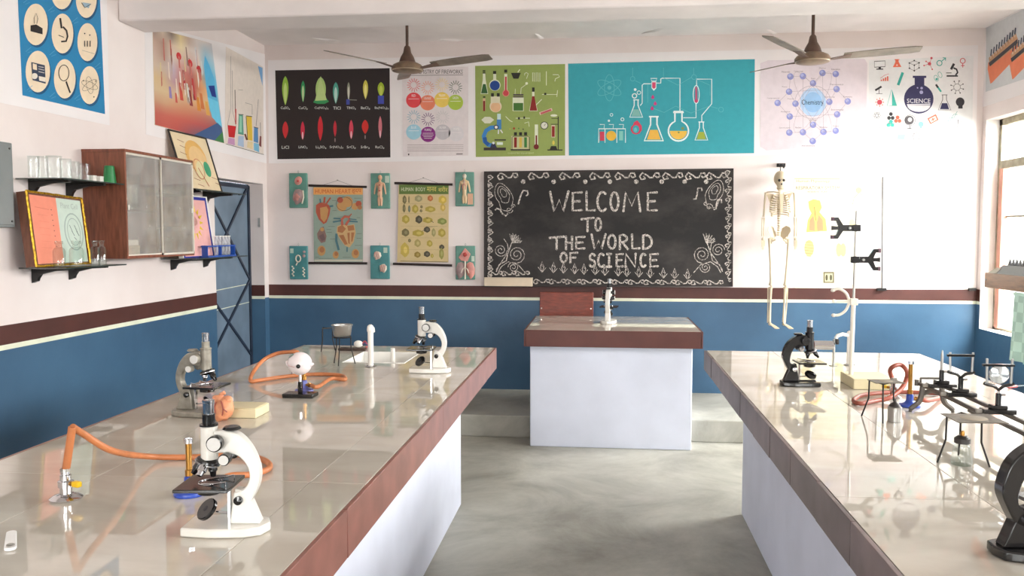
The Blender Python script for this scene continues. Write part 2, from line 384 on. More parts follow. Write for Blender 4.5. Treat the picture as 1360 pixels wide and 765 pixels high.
# plaster scars on the ceiling and beam
mb = MB(CEIL)
for px, py, w, a in [(432, 52, .12, .5), (601, 54, .10, .2), (716, 48, .10, 1.3), (866, 41, .12, -.8), (1018, 50, .10, 1.0)]:
    p = on(px, py, 'z', ZC) if py < 55 else on(px, py, 'y', YB)
    R = Matrix.Rotation(a, 3, 'Z'); mb.ell((p.x, min(p.y, YB - .06), ZC), (w, .018, .014), 12, 6, R, noise=.4)
struct(mb.build('trim_7'))
# door with cross bracing in the left wall
DBLUE = M('door_blue_paint', (108, 126, 144), .5, var=.12, scale=3); IRON_B = M('dark_blue_iron', (38, 48, 66), .45, var=.1)
DX = XL - .128
door = struct(MB(DBLUE).box(DX - .03, DX, D0 + .005, D1 - .012, .005, DZ - .005).build('door_1'))
def bar(a, b, w, d, mat, name, parent, n=(1, 0, 0)):
    a = V3(a); b = V3(b); n = V3(n); t = (b - a).normalized(); s = t.cross(n).normalized() * w / 2; k = n * d
    return MB(mat).hexa([a + s, b + s, b - s, a - s, a + s + k, b + s + k, b - s + k, a - s + k]).build(name, parent)
for z0, z1 in [(.45, 1.12), (1.12, 1.94)]:
    bar((DX, D0 + .03, z0), (DX, D1 - .03, z1), .022, .012, IRON_B, 'door_brace', door)
    bar((DX, D0 + .03, z1), (DX, D1 - .03, z0), .022, .011, IRON_B, 'door_brace', door)
for y in (D1 - .03,): bar((DX, y, .02), (DX, y, DZ - .02), .03, .014, IRON_B, 'door_frame', door)
bar((DX, D0 + .02, DZ - .03), (DX, D1 - .02, DZ - .03), .03, .014, IRON_B, 'door_frame', door)
for z in (1.08, .92): bar((DX, D0 + .02, z - .02), (DX, D1 - .03, z), .006, .002, CREAM, 'scratch', door)
MB(M('latch_steel', (190, 185, 178), .35, .8)).box(XL - .05, XL - .03, D1 - .006, D1, 1.58, 1.66).build('latch', door)
# windows
OLIVE = M('weathered_frame_paint', (150, 142, 122), .7, var=.2, scale=12); REDWOOD = wood('red_timber', (196, 138, 118), .6)
REV = M('reveal_whitewash', (240, 236, 232), .7, var=.02)
WPANE = glass('window_pane', (250, 252, 252), .06)
for i, (a, b, c, d) in enumerate(WIN_R):
    X0 = XR + .1; w = MB(OLIVE); t = .05; tr = d - .36
    w.box(X0, X0 + .05, a, b, c, c + t * .5); w.box(X0, X0 + .05, a, b, d - t, d); w.box(X0, X0 + .05, a, a + t, c, d); w.box(X0, X0 + .05, b - t, b, c, d)
    w.box(X0 + .001, X0 + .049, a, b, tr - .03, tr + .03)
    o = struct(w.build('window_%d' % (i + 1)))
    n = 3; s_ = (b - a) / n
    for k in range(n):
        y0, y1 = a + s_ * k + .03, a + s_ * (k + 1) - .03
        f = MB(OLIVE)
        if k: f.box(X0 + .005, X0 + .04, y0 - .045, y0 - .015, c + .03, d - .05)
        for z in (1.5 + (.15 if k == 2 else 0),): f.box(X0 + .012, X0 + .03, y0, y1, z, z + .014)
        f.build('sash', o)
        for z0, z1 in [(c + .03, tr - .03), (tr + .03, d - .05)]:
            MB(WPANE).box(X0 + .02, X0 + .024, y0, y1, z0, z1).build('pane', o)
    MB(REV).box(XR - .001, X0, b - .004, b, c, d).build('reveal_lining', o); MB(REV).box(XR - .001, X0, a, b - .004, c, c + .004).build('sill', o)
    if i == 0: MB(REDWOOD).box(X0 - .02, X0 + .02, b - .14, b - .075, c + .02, tr - .035).build('timber_post', o)
for i, (a, b, c, d) in enumerate(WIN_B):
    Y0 = YR - .1; w = MB(OLIVE); t = .05
    w.box(a, b, Y0, Y0 + .05, c, c + t); w.box(a, b, Y0, Y0 + .05, d - t, d); w.box(a, a + t, Y0, Y0 + .05, c, d); w.box(b - t, b, Y0, Y0 + .05, c, d); w.box((a + b) / 2 - .03, (a + b) / 2 + .03, Y0, Y0 + .05, c, d)
    o = struct(w.build('window_%d' % (i + 4)))
    for x0, x1 in ((a + .05, (a + b) / 2 - .03), ((a + b) / 2 + .03, b - .05)): MB(WPANE).box(x0, x1, Y0 + .02, Y0 + .024, c + .05, d - .05).build('pane', o)
# wooden rail over the window opening, black toothed tray and checked cloth on it
t_ = thing('wooden_rail', 'brown horizontal wooden rail fixed across the window opening', 'rail', (XR, 6.4, 1.1), world=True)
MB(wood('rail_wood', (128, 92, 66), .5, (14, 1.5, 14))).box(XR - .035, XR - .002, 5.5, 7.10, 1.10, 1.215).build('board', t_, bevel=.004)
for y in (5.53, 7.07): MB(M('screw_steel', (120, 115, 110), .4, .8)).cyl((XR - .040, y, 1.16), (XR - .034, y, 1.16), .008).build('screw', t_)
BLK = M('black_metal_paint', (24, 22, 22), .38, var=.1)
t_ = thing('toothed_rack', 'black rack with a toothed edge standing on the window rail', 'rack', (XR + .02, 6.62, 1.2155), world=True)
MB(BLK).hexa([(XR - .034, 6.98, 1.2155), (XR + .04, 6.98, 1.2155), (XR + .04, 6.3, 1.2155), (XR - .034, 6.3, 1.2155), (XR - .03, 6.80, 1.285), (XR + .03, 6.80, 1.285), (XR + .03, 6.3, 1.285), (XR - .03, 6.3, 1.285)]).build('body', t_)
for k in range(9):
    y = 6.76 - k * .053; MB(BLK).lathe([(.016, 0), (.004, .045), (0, .05)], (XR, y, 1.285), n=6).build('tooth', t_)
MB(M('rack_grey', (150, 142, 128), .5)).hexa([(XR - .036, 7.04, 1.2155), (XR - .0345, 7.04, 1.2155), (XR - .0345, 6.9, 1.2155), (XR - .036, 6.9, 1.2155), (XR - .036, 6.90, 1.262), (XR - .0345, 6.90, 1.262), (XR - .0345, 6.82, 1.262), (XR - .036, 6.82, 1.262)]).build('end_plate', t_)
GC1 = M('cloth_green', (200, 228, 214), .9, var=.05); GC2 = M('cloth_green_dark', (176, 206, 192), .9, var=.05)
t_ = thing('checked_cloth', 'pale green checked cloth hanging below the window rail', 'cloth', (XR - .08, 6.35, .6), world=True)
mb = MB(GC1)
def clothp(u, v):                                      # u along the wall, v downward
    return Vector((XR - .045 - .02 - .02 * math.sin(u * 17) * v, 6.53 - u * .55 + v * .04, 1.10 - v * .5))
nu, nv = 16, 14
for i in range(nu):
    for j in range(nv):
        q = [clothp((i + a) / nu, (j + b) / nv) for a, b in ((0, 0), (1, 0), (1, 1), (0, 1))]
        mb.add(q, [(0, 1, 2, 3)], GC2 if (i // 2 + j // 2) % 2 else GC1)
mb.build('fabric', t_, sharp=80)
MB(GC1).tube([(XR - .06, 6.54, 1.085), (XR - .06, 5.98, 1.085)], .012, 8).build('hem', t_)
# ================================================================== benches and desk
TILE_L = [marble_mat('polished_tile_%d' % i, c0, c1, i * 3.7) for i, (c0, c1) in enumerate([((188, 180, 167), (202, 195, 183)), ((189, 181, 168), (203, 196, 184)), ((187, 179, 166), (201, 194, 182))])]
TILE_R = TILE_L
GROUT = M('grout', (178, 170, 157), .9); BODY = M('bench_limewash', (220, 224, 238), .7, var=.03, scale=3, bump=.08, bscale=12)
def rect_minus(r, h):
    x0, x1, y0, y1 = r
    if h is None or h[0] >= x1 or h[1] <= x0 or h[2] >= y1 or h[3] <= y0: return [r]
    out = []; a0, a1 = max(x0, h[0]), min(x1, h[1])
    if a0 > x0: out.append((x0, a0, y0, y1))
    if a1 < x1: out.append((a1, x1, y0, y1))
    if h[2] > y0: out.append((a0, a1, y0, h[2]))
    if h[3] < y1: out.append((a0, a1, h[3], y1))
    return out
def bench(label, top, body, z, th, xs, ys, hole, fascia, fjoint, tiles):
    x0, x1, y0, y1 = top
    t = thing('lab_bench', label, 'bench', ((body[0] + body[1]) / 2, (body[2] + body[3]) / 2, 0), world=True)
    MB(BODY).box(*body, 0, z - th - .001).build('body', t, bevel=.006)
    w = MB(GROUT); e = .012
    for r in rect_minus((x0 + e, x1 - e, y0 + e, y1 - e), hole): w.box(*r, z - th, z - .0115)
    wt = w.build('worktop', t)
    g = .0006; k = 0
    xs = [x0 + e] + xs[1:-1] + [x1 - e]; ys = [y0 + e] + ys[1:-1] + [y1 - e]
    for xa, xb in zip(xs[:-1], xs[1:]):
        for ya, yb in zip(ys[:-1], ys[1:]):
            for r in rect_minus((xa + g, xb - g, ya + g, yb - g), hole):
                k += 1; MB(tiles[k % len(tiles)]).box(*r, z - .011, z).build('tile', wt, bevel=.0006)
    zt = z - .0005
    for (sx, a, b) in fascia:                          # fascia slabs: which side, from, to
        j = fjoint; p = a
        while p < b - .01:
            q = min(p + j, b); jit = random.uniform(-.0015, .0015)
            mb = MB(FASC[label[0:3]][int(random.random() * 3)])
            if sx in 'LR':
                X = x0 if sx == 'L' else x1 - e
                mb.box(X + jit, X + e + jit - .0005, p + .0008, q - .0008, z - th, zt)
            else:
                Y = y0 if sx == 'F' else y1 - e
                mb.box(p + .0008, q - .0008, Y + .0005, Y + e - .0005, z - th, zt)
            mb.build('fascia_slab', wt, bevel=.0015); p = q
    return t
FASC = {'lon': [M('fascia_rose_%d' % i, c, .33, var=.12, scale=9) for i, c in enumerate([(134, 88, 78), (130, 85, 75), (139, 92, 82)])],
        'gre': [M('fascia_grey_%d' % i, c, .4, var=.16, scale=7) for i, c in enumerate([(112, 96, 96), (102, 88, 88), (120, 104, 104)])],
        'sma': [M('fascia_brown_%d' % i, c, .4, var=.08, scale=7) for i, c in enumerate([(92, 48, 40), (92, 48, 40), (92, 48, 40)])]}
BZ = .885
SINK = (-1.29, -.97, 4.09, 4.47)
benchL = bench('long tiled lab bench with rose-brown fascia near the blue door', (-1.71, -.59, .7, 4.72), (-1.5, -.785, .8, 4.65), BZ, .118,
      [-1.71, -1.33, -.75, -.59], [.7, .9, 2.1, 3.3, 4.5, 4.72], SINK, [('R', .7, 4.72), ('F', -1.695, -.605), ('B', -1.695, -.605), ('L', .7, 4.72)], 1.2, TILE_L)
benchR = bench('grey-edged tiled lab bench on the window side of the aisle', (.557, 1.69, .7, 4.73), (.76, 1.5, .8, 4.65), BZ, .105,
      [.557, .92, 1.5, 1.69], [.7, .93, 2.12, 3.32, 4.52, 4.73], None, [('L', .7, 4.73), ('F', .572, 1.675), ('B', .572, 1.675), ('R', .7, 4.73)], .31, TILE_R)
desk = bench('small demonstration desk with dark brown fascia in front of the blackboard', (-.55, .69, 5.93, 6.97), (-.512, .627, 6.0, 6.92), .848, .118,
      [-.55, .07, .69], [5.93, 6.97], None, [('F', -.538, .678), ('L', 5.93, 6.97), ('R', 5.93, 6.97), ('B', -.538, .678)], 1.3, TILE_L)
# sink basin set into the bench near the blue door
CER = M('sink_ceramic', (236, 234, 228), .18, var=.02)
x0, x1, y0, y1 = SINK; mb = MB(CER); k = .008; zb = BZ - .1; e = .0015
mb.box(x0 + e, x1 - e, y0 + e, y1 - e, zb, zb + k)
mb.box(x0 + e, x0 + k, y0 + e, y1 - e, zb, BZ + .003); mb.box(x1 - k, x1 - e, y0 + e, y1 - e, zb, BZ + .003); mb.box(x0 + k, x1 - k, y0 + e, y0 + k, zb, BZ + .003); mb.box(x0 + k, x1 - k, y1 - k, y1 - e, zb, BZ + .003)
t_ = thing('sink', 'white ceramic sink sunk into the rose-edged bench top', 'sink', ((x0 + x1) / 2, (y0 + y1) / 2, zb), world=True)
mb.build('basin', t_, bevel=.002)
MB(M('drain_steel', (120, 120, 120), .3, .9)).lathe([(.028, 0), (.028, .003), (.02, .004)], ((x0 + x1) / 2, (y0 + y1) / 2, zb + k)).build('drain', t_)
WPL = M('white_plastic', (240, 236, 228), .28, var=.02)
t_.location.z += 0
MB(WPL).tube([(-1.075, 4.27, zb + k), (-1.075, 4.27, BZ + .05)], .011, 14).build('overflow_pipe', t_)
# wooden chair back behind the desk
CHW = wood('chair_wood', (120, 52, 36), .42, (3, 3, 14))
p0, p1 = on(717, 388, 'y', 7.12), on(788, 418, 'y', 7.12)
t_ = thing('wooden_chair', 'reddish-brown wooden chair with solid back panel tucked behind the desk', 'chair', ((p0.x + p1.x) / 2, 7.1, .165), world=True)
MB(CHW).box(p0.x, p1.x, 7.11, 7.128, .72, p0.z).build('backrest', t_, bevel=.004)
for x in (p0.x + .02, p1.x - .05):
    MB(CHW).box(x, x + .03, 7.129, 7.155, .165, p0.z - .03).build('leg', t_); MB(CHW).box(x, x + .03, 6.99, 7.02, .165, .58).build('leg', t_)
MB(CHW).box(p0.x + .005, p1.x - .005, 6.985, 7.128, .581, .605).build('seat', t_)
for x in (p0.x + .015, p1.x - .02): MB(M('screw_bright', (200, 190, 180), .3, .9)).cyl((x, 7.11, p0.z - .135), (x, 7.106, p0.z - .135), .006, 8).build('screw', t_)
# ================================================================== back wall: banner and printed panels
PAPER = M('white_flex_sheet', (238, 232, 232), .45, var=.015, scale=3)
def wpoint(px, py, off=.012): 
    p = on(px, py, 'y', YB); p.y -= off; return p
def poster(name, label, pts, mat, plane, off_layers=0, cat='poster', group=None, wm=None):
    """a flat printed panel: Empty, sheet, printed parts"""
    mp = wm; c = mp(sum(p[0] for p in pts) / len(pts), max(p[1] for p in pts), 0)
    t = thing(name, label, cat, tuple(c), 0, group, True)
    sheet(mp, pts, t, mat)
    return t, Art(mp, t)
WB0 = wall_map('y', YB - .0015, -1)                     # banner sheet level
WB1 = wall_map('y', YB - .0032, -1)                     # panels on the banner
t, A = poster('wall_banner', 'long white flex banner across the top of the back wall', [(356, 80), (700, 73), (1000, 66.5), (1299, 60), (1296.5, 190), (1000, 207), (700, 212), (357, 217)], PAPER, None, cat='banner', wm=WB0)
W_ = (232, 232, 226); K_ = (42, 36, 36)
# --- flame test chart
t, A = poster('flame_chart', 'black poster of green and red flame test colours in two rows', [(365.5, 93.5), (517.5, 90.5), (518.5, 209), (368.5, 211.5)], ink((46, 38, 38)), None, wm=WB1)
fl1 = [(379, 101, 140, 4.2, (150, 190, 70), (195, 215, 130)), (402.5, 107, 136, 2.8, (50, 150, 90), (190, 215, 160)), (426, 102, 138, 6, (175, 205, 125), (210, 225, 160)), (446, 109, 138, 3.8, (80, 160, 140), (185, 215, 205)), (463, 109, 134, 2.0, (150, 150, 130), (215, 215, 200)), (485.5, 106, 132, 3.4, (205, 195, 80), (235, 225, 140)), (506, 109, 129, 4.4, (160, 185, 50), (195, 205, 90))]
for i, (x, y0, y1, w, c1, c2) in enumerate(fl1):
    A.icon('printed_flame'); pts = []
    for k in range(13):
        s = k / 12; pts.append((x - w * (math.sin(PI * s ** .8) ** .8) - (.3 * w * s if i == 2 else 0), y0 + (y1 - y0) * s))
    pr = pts + [(2 * x - a, b) for a, b in pts[-2:0:-1]]
    A.poly(pr[::-1], c1); A.poly([(x + (a - x) * .55, y0 + (b - y0) * .75 + (y1 - y0) * .22) for a, b in pr[::-1]], c2)
    if i == 2: A.poly([(x - 4, 126), (x - 10, 136), (x - 4, 138), (x + 5, 138), (x + 11, 135), (x + 4, 126)], (60, 150, 90)).poly([(x, 101), (x - 7.5, 134), (x + 8, 133)], (190, 212, 140))
    if i == 6: A.rect(x - 4, 127, x + 4, 138, (70, 80, 175))
    if i == 4: A.rect(x - 3, 132, x + 1.5, 139, (70, 80, 165)).line([(x + 1, 132.5), (x + 11, 133)], .8, (150, 150, 140))
fl2 = [(379, 161, 184, 3.8, (205, 50, 55)), (402, 161, 186, 2.7, (205, 50, 75)), (425.5, 154, 187, 3.4, (205, 45, 55)), (445, 160, 182, 2.2, (200, 50, 65)), (466.5, 159, 185, 2.8, (215, 70, 90)), (485, 159, 178, 4.4, (205, 50, 45)), (505, 154, 184, 2.4, (210, 120, 130))]
for i, (x, y0, y1, w, c1) in enumerate(fl2):
    A.icon('printed_flame'); pts = [(x - w * math.sin(PI * (k / 12) ** .9) ** .8, y0 + (y1 - y0) * k / 12) for k in range(13)]
    pr = pts + [(2 * x - a, b) for a, b in pts[-2:0:-1]]; A.poly(pr[::-1], c1)
    if i in (1, 4, 6): A.ell(x, y1 - 6, w * .4, 5, (235, 190, 200), 12)
    if i in (3, 5): A.ell(x, y1 + 4, .9, 3, (140, 120, 120), 8)
for i, s in enumerate(['CuSO\u2084', 'CuCl\u2082', 'Cu(NO\u2083)\u2082', 'TlCl', 'TlNO\u2083', 'BaCl\u2082', 'Ba(NO\u2083)\u2082']):
    x = [379, 402.5, 427, 447.5, 466.5, 485.5, 507][i]; w = len(s) * 1.05 + .8; A.icon('caption').text(s, x - w, 145.6, x + w, 141.6, W_)
for i, s in enumerate(['LiCl', 'LiNO\u2083', 'Li\u2082SO\u2084', 'Sr(NO\u2083)\u2082', 'SrCl\u2082', 'SrBr\u2082', 'RaCl\u2082']):
    x = [379, 402.5, 426.5, 447, 466.5, 485, 504.5][i]; w = len(s) * 1.05 + .6; A.icon('caption').text(s, x - w, 197.6, x + w, 193.6, W_)
A.flush()
# --- fireworks chart
t, A = poster('fireworks_chart', 'white poster of coloured discs and firework bursts behind the fan', [(534, 90), (622, 88.5), (622, 206.5), (535, 208)], ink((226, 216, 216)), None, wm=WB1)
A.icon('heading').text('THE CHEMISTRY OF FIREWORKS', 538, 98, 614.5, 92.5, (70, 60, 60)).line([(540, 100.2), (615, 99.6)], .6, (90, 80, 80))
discs = [(549.5, 133, (225, 75, 80), 'RED', (225, 90, 95)), (568, 136.5, (232, 135, 105), 'ORANGE', (235, 160, 130)), (587, 132.5, (238, 205, 100), 'YELLOW', (240, 215, 150)), (605, 136, (172, 196, 76), 'GREEN', (90, 110, 90)),
         (549.5, 175.3, (160, 205, 222), 'BLUE', (130, 175, 190)), (568.5, 178.5, (140, 52, 132), 'PURPLE', (110, 60, 115)), (588, 175.5, (196, 190, 194), 'SILVER', (205, 200, 200)), (606, 177.5, (220, 214, 216), 'WHITE', None)]
for x, y, c, s, b in discs:
    A.icon('colour_disc').circ(x, y, 10.2, c); w = len(s) * .62 + .8
    A.text(s, x - w, y - 4.5, x + w, y - 7.6, (245, 240, 238)).line([(x - 7, y - 1.5), (x + 7, y - 1.6)], .5, (245, 235, 235))
    if s == 'PURPLE': A.line([(x - 7.5, y + .8), (x + 7.5, y + .8)], .5, W_).line([(x - 6, y + 3), (x + 6, y + 3)], .5, W_).line([(x - 5, y + 5.2), (x + 5, y + 5.2)], .5, W_)
    if b:
        A.icon('firework_burst')
        for k in range(15):
            a = 2 * PI * k / 15 + .2; A.line([(x + math.cos(a) * 4, y - 20 + math.sin(a) * 4), (x + math.cos(a) * 9, y - 20 + math.sin(a) * 9)], .8, b)
A.icon('small_print')
for y in (192.5, 195.3, 198, 200.6): A.line([(541, y), (615.5, y - .3)], .5, (150, 130, 130))
A.rect(542, 204, 543.6, 206.3, (60, 50, 50)).line([(606, 204.6), (614.5, 204.4)], 1.4, (130, 120, 120)); A.flush()
# --- green apparatus poster
t, A = poster('apparatus_poster', 'olive green poster of drawn lab apparatus with a blue microscope', [(631, 87.5), (750.5, 85), (750.5, 206.5), (632, 208.5)], ink((150, 165, 92)), None, wm=WB1)
def G(x, y): return (625 + x / 5.585, 75 + y / 5.585)     # crop units to the frame
def gp(*p): return [G(a, b) for a, b in p]
DK = (46, 44, 40); PW_ = (226, 230, 205)
A.icon('printed_flask').poly(gp((75, 278), (130, 278), (112, 175), (108, 120), (92, 120), (90, 175)), PW_).poly(gp((78, 274), (127, 274), (112, 205), (92, 205)), (58, 100, 55)).rect(*G(90, 103), *G(110, 113), DK).rect(*G(90, 118), *G(110, 127), DK)
A.icon('printed_flask').rect(*G(168, 130), *G(190, 180), PW_).circ(*G(180, 213), 7.6, PW_).circ(*G(180, 216), 6.6, (38, 70, 140)).rect(*G(167, 108), *G(190, 130), DK)
A.icon('printed_thermometer').rect(*G(250, 130), *G(272, 260), PW_).circ(*G(262, 272), 4.6, (222, 150, 130)).rect(*G(255, 150), *G(268, 265), (196, 72, 76)).circ(*G(262, 273), 3.6, (205, 74, 78)).rect(*G(250, 98), *G(272, 120), DK)
A.icon('printed_mortar').poly(gp((300, 122), (372, 122), (355, 165), (318, 165)), DK).line(gp((350, 118), (366, 96)), 1.2, PW_)
A.icon('printed_tubing').line(gp((400, 140), (402, 125), (415, 120), (428, 128), (420, 150), (415, 165)), .7, PW_).line(gp((460, 185), (460, 120), (472, 120), (472, 185), (486, 185), (486, 120), (500, 120), (500, 185), (514, 185), (514, 120)), .7, PW_).line(gp((562, 110), (562, 215)), .9, PW_).line(gp((610, 135), (650, 135), (660, 150), (630, 165), (625, 185)), .8, PW_).line(gp((330, 280), (332, 240)), .6, PW_).line(gp((372, 280), (375, 235), (415, 205)), .7, PW_).circ(*G(416, 200), 1.8, PW_)
A.icon('printed_test_tube').rect(*G(91, 312), *G(110, 400), (214, 170, 140)).rect(*G(93, 330), *G(108, 405), (128, 44, 36)).rect(*G(92, 296), *G(110, 306), DK)
A.icon('printed_flask').circ(*G(186, 370), 8, (228, 210, 180)).circ(*G(186, 376), 6.5, (226, 182, 140)).rect(*G(150, 295), *G(218, 345), (220, 214, 185)).rect(*G(152, 272), *G(173, 298), DK).rect(*G(195, 272), *G(216, 298), DK)
A.icon('printed_beaker').rect(*G(312, 305), *G(394, 405), PW_).rect(*G(318, 345), *G(390, 402), (72, 118, 52)).rect(*G(316, 280), *G(392, 290), (70, 52, 70)).rect(*G(316, 296), *G(392, 304), (70, 52, 70))
A.icon('printed_flask').poly(gp((434, 405), (498, 405), (474, 300), (474, 250), (456, 250), (456, 300)), PW_).poly(gp((438, 402), (494, 402), (474, 295), (457, 295)), (140, 40, 36)).rect(*G(456, 230), *G(475, 262), DK).line(gp((486, 360), (528, 318)), .9, PW_)
A.icon('printed_connector').line(gp((530, 282), (640, 282), (645, 250), (640, 300)), .7, PW_).rect(*G(546, 270), *G(562, 285), DK).line(gp((260, 445), (290, 475), (310, 485)), .8, PW_).line(gp((335, 458), (440, 458)), .7, PW_).rect(*G(352, 450), *G(366, 468), DK).rect(*G(392, 445), *G(404, 462), DK).line(gp((400, 495), (430, 485), (435, 520)), .7, PW_)
A.icon('printed_test_tube').line(gp((512, 425), (605, 392)), 3.6, (222, 190, 180)).line(gp((520, 424), (598, 396)), 2.6, (200, 96, 100))
A.icon('printed_gauze').poly(gp((80, 470), (105, 448), (145, 448), (175, 470), (145, 496), (105, 496)), (222, 222, 200))
A.icon('printed_microscope').line(gp((190, 525), (150, 528), (115, 550), (98, 590), (105, 630), (130, 655), (165, 660)), 5.4, (62, 132, 196)).line(gp((105, 600), (110, 635), (135, 655)), 5.2, (40, 92, 160)).rect(*G(195, 465), *G(228, 540), (68, 130, 186)).rect(*G(198, 425), *G(224, 468), (200, 224, 222)).circ(*G(190, 525), 3.2, (52, 52, 70)).circ(*G(190, 525), 2, (230, 230, 225)).line(gp((208, 545), (206, 575)), 1.6, (225, 225, 220)).line(gp((222, 545), (238, 568)), 1.6, (225, 225, 220)).rect(*G(178, 615), *G(262, 624), DK).rect(*G(98, 676), *G(262, 697), (58, 52, 52)).poly(gp((145, 676), (195, 676), (180, 640), (160, 640)), (52, 52, 80)).circ(*G(170, 642), 1.7, (220, 225, 225)).rect(*G(195, 636), *G(240, 656), (215, 225, 215))
A.icon('printed_tube_rack').rect(*G(302, 590), *G(436, 690), (200, 196, 150))
for x, c in ((333, (140, 40, 36)), (371, (214, 184, 84)), (408, (66, 124, 60))): A.rect(*G(x - 10, 600), *G(x + 10, 675), c).rect(*G(x - 11, 562), *G(x + 11, 586), DK)
A.line(gp((308, 690), (308, 600), (320, 592), (424, 592), (436, 600), (436, 690)), .8, DK).rect(*G(298, 688), *G(442, 698), DK)
A.icon('printed_drops').circ(*G(322, 534), 1.5, (170, 70, 44)).circ(*G(292, 538), 1, (180, 180, 80)).circ(*G(357, 534), 1, (90, 140, 70)).circ(*G(390, 540), 1, (90, 90, 60))
A.icon('printed_thermometer').rect(*G(476, 505), *G(500, 660), PW_).rect(*G(482, 585), *G(494, 665), (120, 40, 36)).circ(*G(487, 670), 3.4, (112, 38, 36))
A.icon('printed_stopwatch').circ(*G(547, 512), 5.2, DK).circ(*G(547, 512), 4.3, (220, 220, 205)).line(gp((547, 514), (556, 500)), .6, DK)
A.icon('printed_stand').line(gp((650, 690), (650, 445)), 1.2, DK).line(gp((600, 460), (650, 460)), .7, DK).line(gp((595, 503), (650, 503)), .9, DK).rect(*G(600, 510), *G(627, 600), (222, 196, 180)).rect(*G(603, 518), *G(624, 596), (140, 44, 34)).ell(*G(618, 438), 4.6, 1.6, (228, 230, 210)).ell(*G(615, 640), 1.6, 3, (224, 204, 90)).poly(gp((585, 695), (645, 695), (635, 665), (597, 665)), DK).rect(*G(570, 690), *G(682, 698), DK)
A.icon('printed_title').text('CHEMISTRY EQUIPMENT', *G(275, 724), *G(470, 712), (205, 212, 160)); A.flush()
# --- teal chemistry poster
TEAL = (58, 160, 172)
t, A = poster('chemistry_poster', 'wide teal poster with white outlined flasks, tubes and a red flame', [(754.5, 84.5), (1002.5, 78.5), (1001.5, 203.5), (755.5, 206.5)], ink(TEAL), None, wm=WB1)
def Hh(x, y): return (780 + x / 6.476, 90 + y / 6.476)
def hp(*p): return [Hh(a, b) for a, b in p]
LT = (98, 184, 190); WT = (226, 238, 236)
A.icon('printed_atom').circ(*Hh(190, 172), 2.6, LT)
for a in (0, PI / 3, -PI / 3): A.ring(*Hh(190, 172), 17.5, 6.5, .7, LT, 26, a + PI / 2)
A.icon('printed_molecule').line(hp((390, 0), (390, 75)), .6, LT).ring(*Hh(390, 95), 3, 3, .6, LT).line(hp((410, 110), (460, 135)), .6, LT).line(hp((655, 0), (655, 85), (780, 150), (900, 80)), .6, LT).line(hp((915, 0), (915, 60)), .6, LT).ring(*Hh(918, 80), 3.2, 3.2, .6, LT).line(hp((940, 100), (1055, 150), (1055, 240)), .6, LT).line(hp((520, 140), (520, 300)), .6, LT).line(hp((570, 350), (660, 385), (760, 330), (890, 390), (1050, 330), (1120, 350)), .6, LT).ring(*Hh(1150, 360), 3.2, 3.2, .6, LT)
A.icon('printed_tube_rack').line(hp((98, 645), (98, 525), (328, 525), (328, 645)), 1.2, WT).line(hp((152, 645), (152, 525)), 1, WT).line(hp((254, 645), (254, 525)), 1, WT).rect(*Hh(108, 550), *Hh(146, 628), (205, 66, 90)).circ(*Hh(206, 585), 6.6, (232, 184, 66)).rect(*Hh(274, 545), *Hh(308, 625), (130, 200, 190)).line(hp((108, 488), (148, 488), (143, 525), (113, 525)), .8, WT).line(hp((186, 488), (226, 488), (221, 525), (191, 525)), .8, WT).line(hp((272, 488), (312, 488), (307, 525), (277, 525)), .8, WT)
A.icon('printed_bubbles').ring(*Hh(208, 405), 1.8, 1.8, .7, WT).circ(*Hh(186, 456), 1.5, WT).ring(*Hh(302, 444), 2, 2, .9, WT).ring(*Hh(406, 242), 2.9, 2.9, 1.3, WT).ring(*Hh(444, 214), 2.3, 2.3, .9, WT).circ(*Hh(412, 188), 1.8, WT)
x, y = Hh(420, 425); A.icon('printed_flask').flask(x, y, 17, 23, (128, 186, 178), WT, 1.3)
A.icon('printed_tubing').line(hp((455, 325), (472, 305), (472, 150), (485, 138), (550, 138)), 1.1, WT).line(hp((596, 132), (632, 132), (632, 95), (645, 90), (797, 90), (797, 370)), 1.2, WT).line(hp((825, 430), (935, 430), (935, 310)), 1.1, WT).line(hp((940, 152), (940, 98), (1070, 98), (1070, 310), (985, 410), (985, 462)), 1.2, WT)
A.icon('printed_dropper').poly(hp((552, 120), (552, 175), (572, 198), (594, 175), (594, 120)), WT).poly(hp((558, 125), (558, 170), (573, 182), (588, 170), (588, 125)), (205, 74, 110)).line(hp((545, 92), (600, 92), (590, 115), (556, 115)), 1, WT, True)
A.icon('printed_drops')
for a, b in ((563, 255), (584, 310), (558, 352)): A.circ(*Hh(a, b), 2.1, (196, 62, 128)).poly(hp((a - 11, b - 5), (a, b - 24), (a + 11, b - 5)), (196, 62, 128))
A.icon('printed_fire').poly(hp((430, 452), (445, 470), (468, 500), (470, 535), (450, 565), (420, 574), (390, 566), (374, 540), (376, 510), (395, 490), (400, 470)), (208, 64, 92)).ell(*Hh(418, 528), 4.4, 5.2, TEAL).ell(*Hh(414, 534), 2.2, 3, LT)
x, y = Hh(572, 628); A.icon('printed_flask').flask(x, y, 25, 32, (232, 182, 78), WT, 2.0, .34)
x, y = Hh(784, 630); A.icon('printed_flask').round_flask(x, y, 13.4, 38, (236, 190, 82), WT, 2.0).line(hp((742, 380), (825, 380)), 3, WT).circ(*Hh(820, 522), 2, (130, 150, 90)).circ(*Hh(786, 556), 1.3, (130, 150, 90))
A.icon('printed_thermometer').ring(*Hh(937, 230), 4, 12, 1.0, WT).rect(*Hh(926, 170), *Hh(948, 290), (150, 130, 150)).rect(*Hh(931, 165), *Hh(942, 285), (190, 70, 110)).circ(*Hh(937, 285), 2.4, (190, 70, 110))
x, y = Hh(981, 622); A.icon('printed_flask').flask(x, y, 17, 24, (160, 174, 66), WT, 1.3); A.flush()
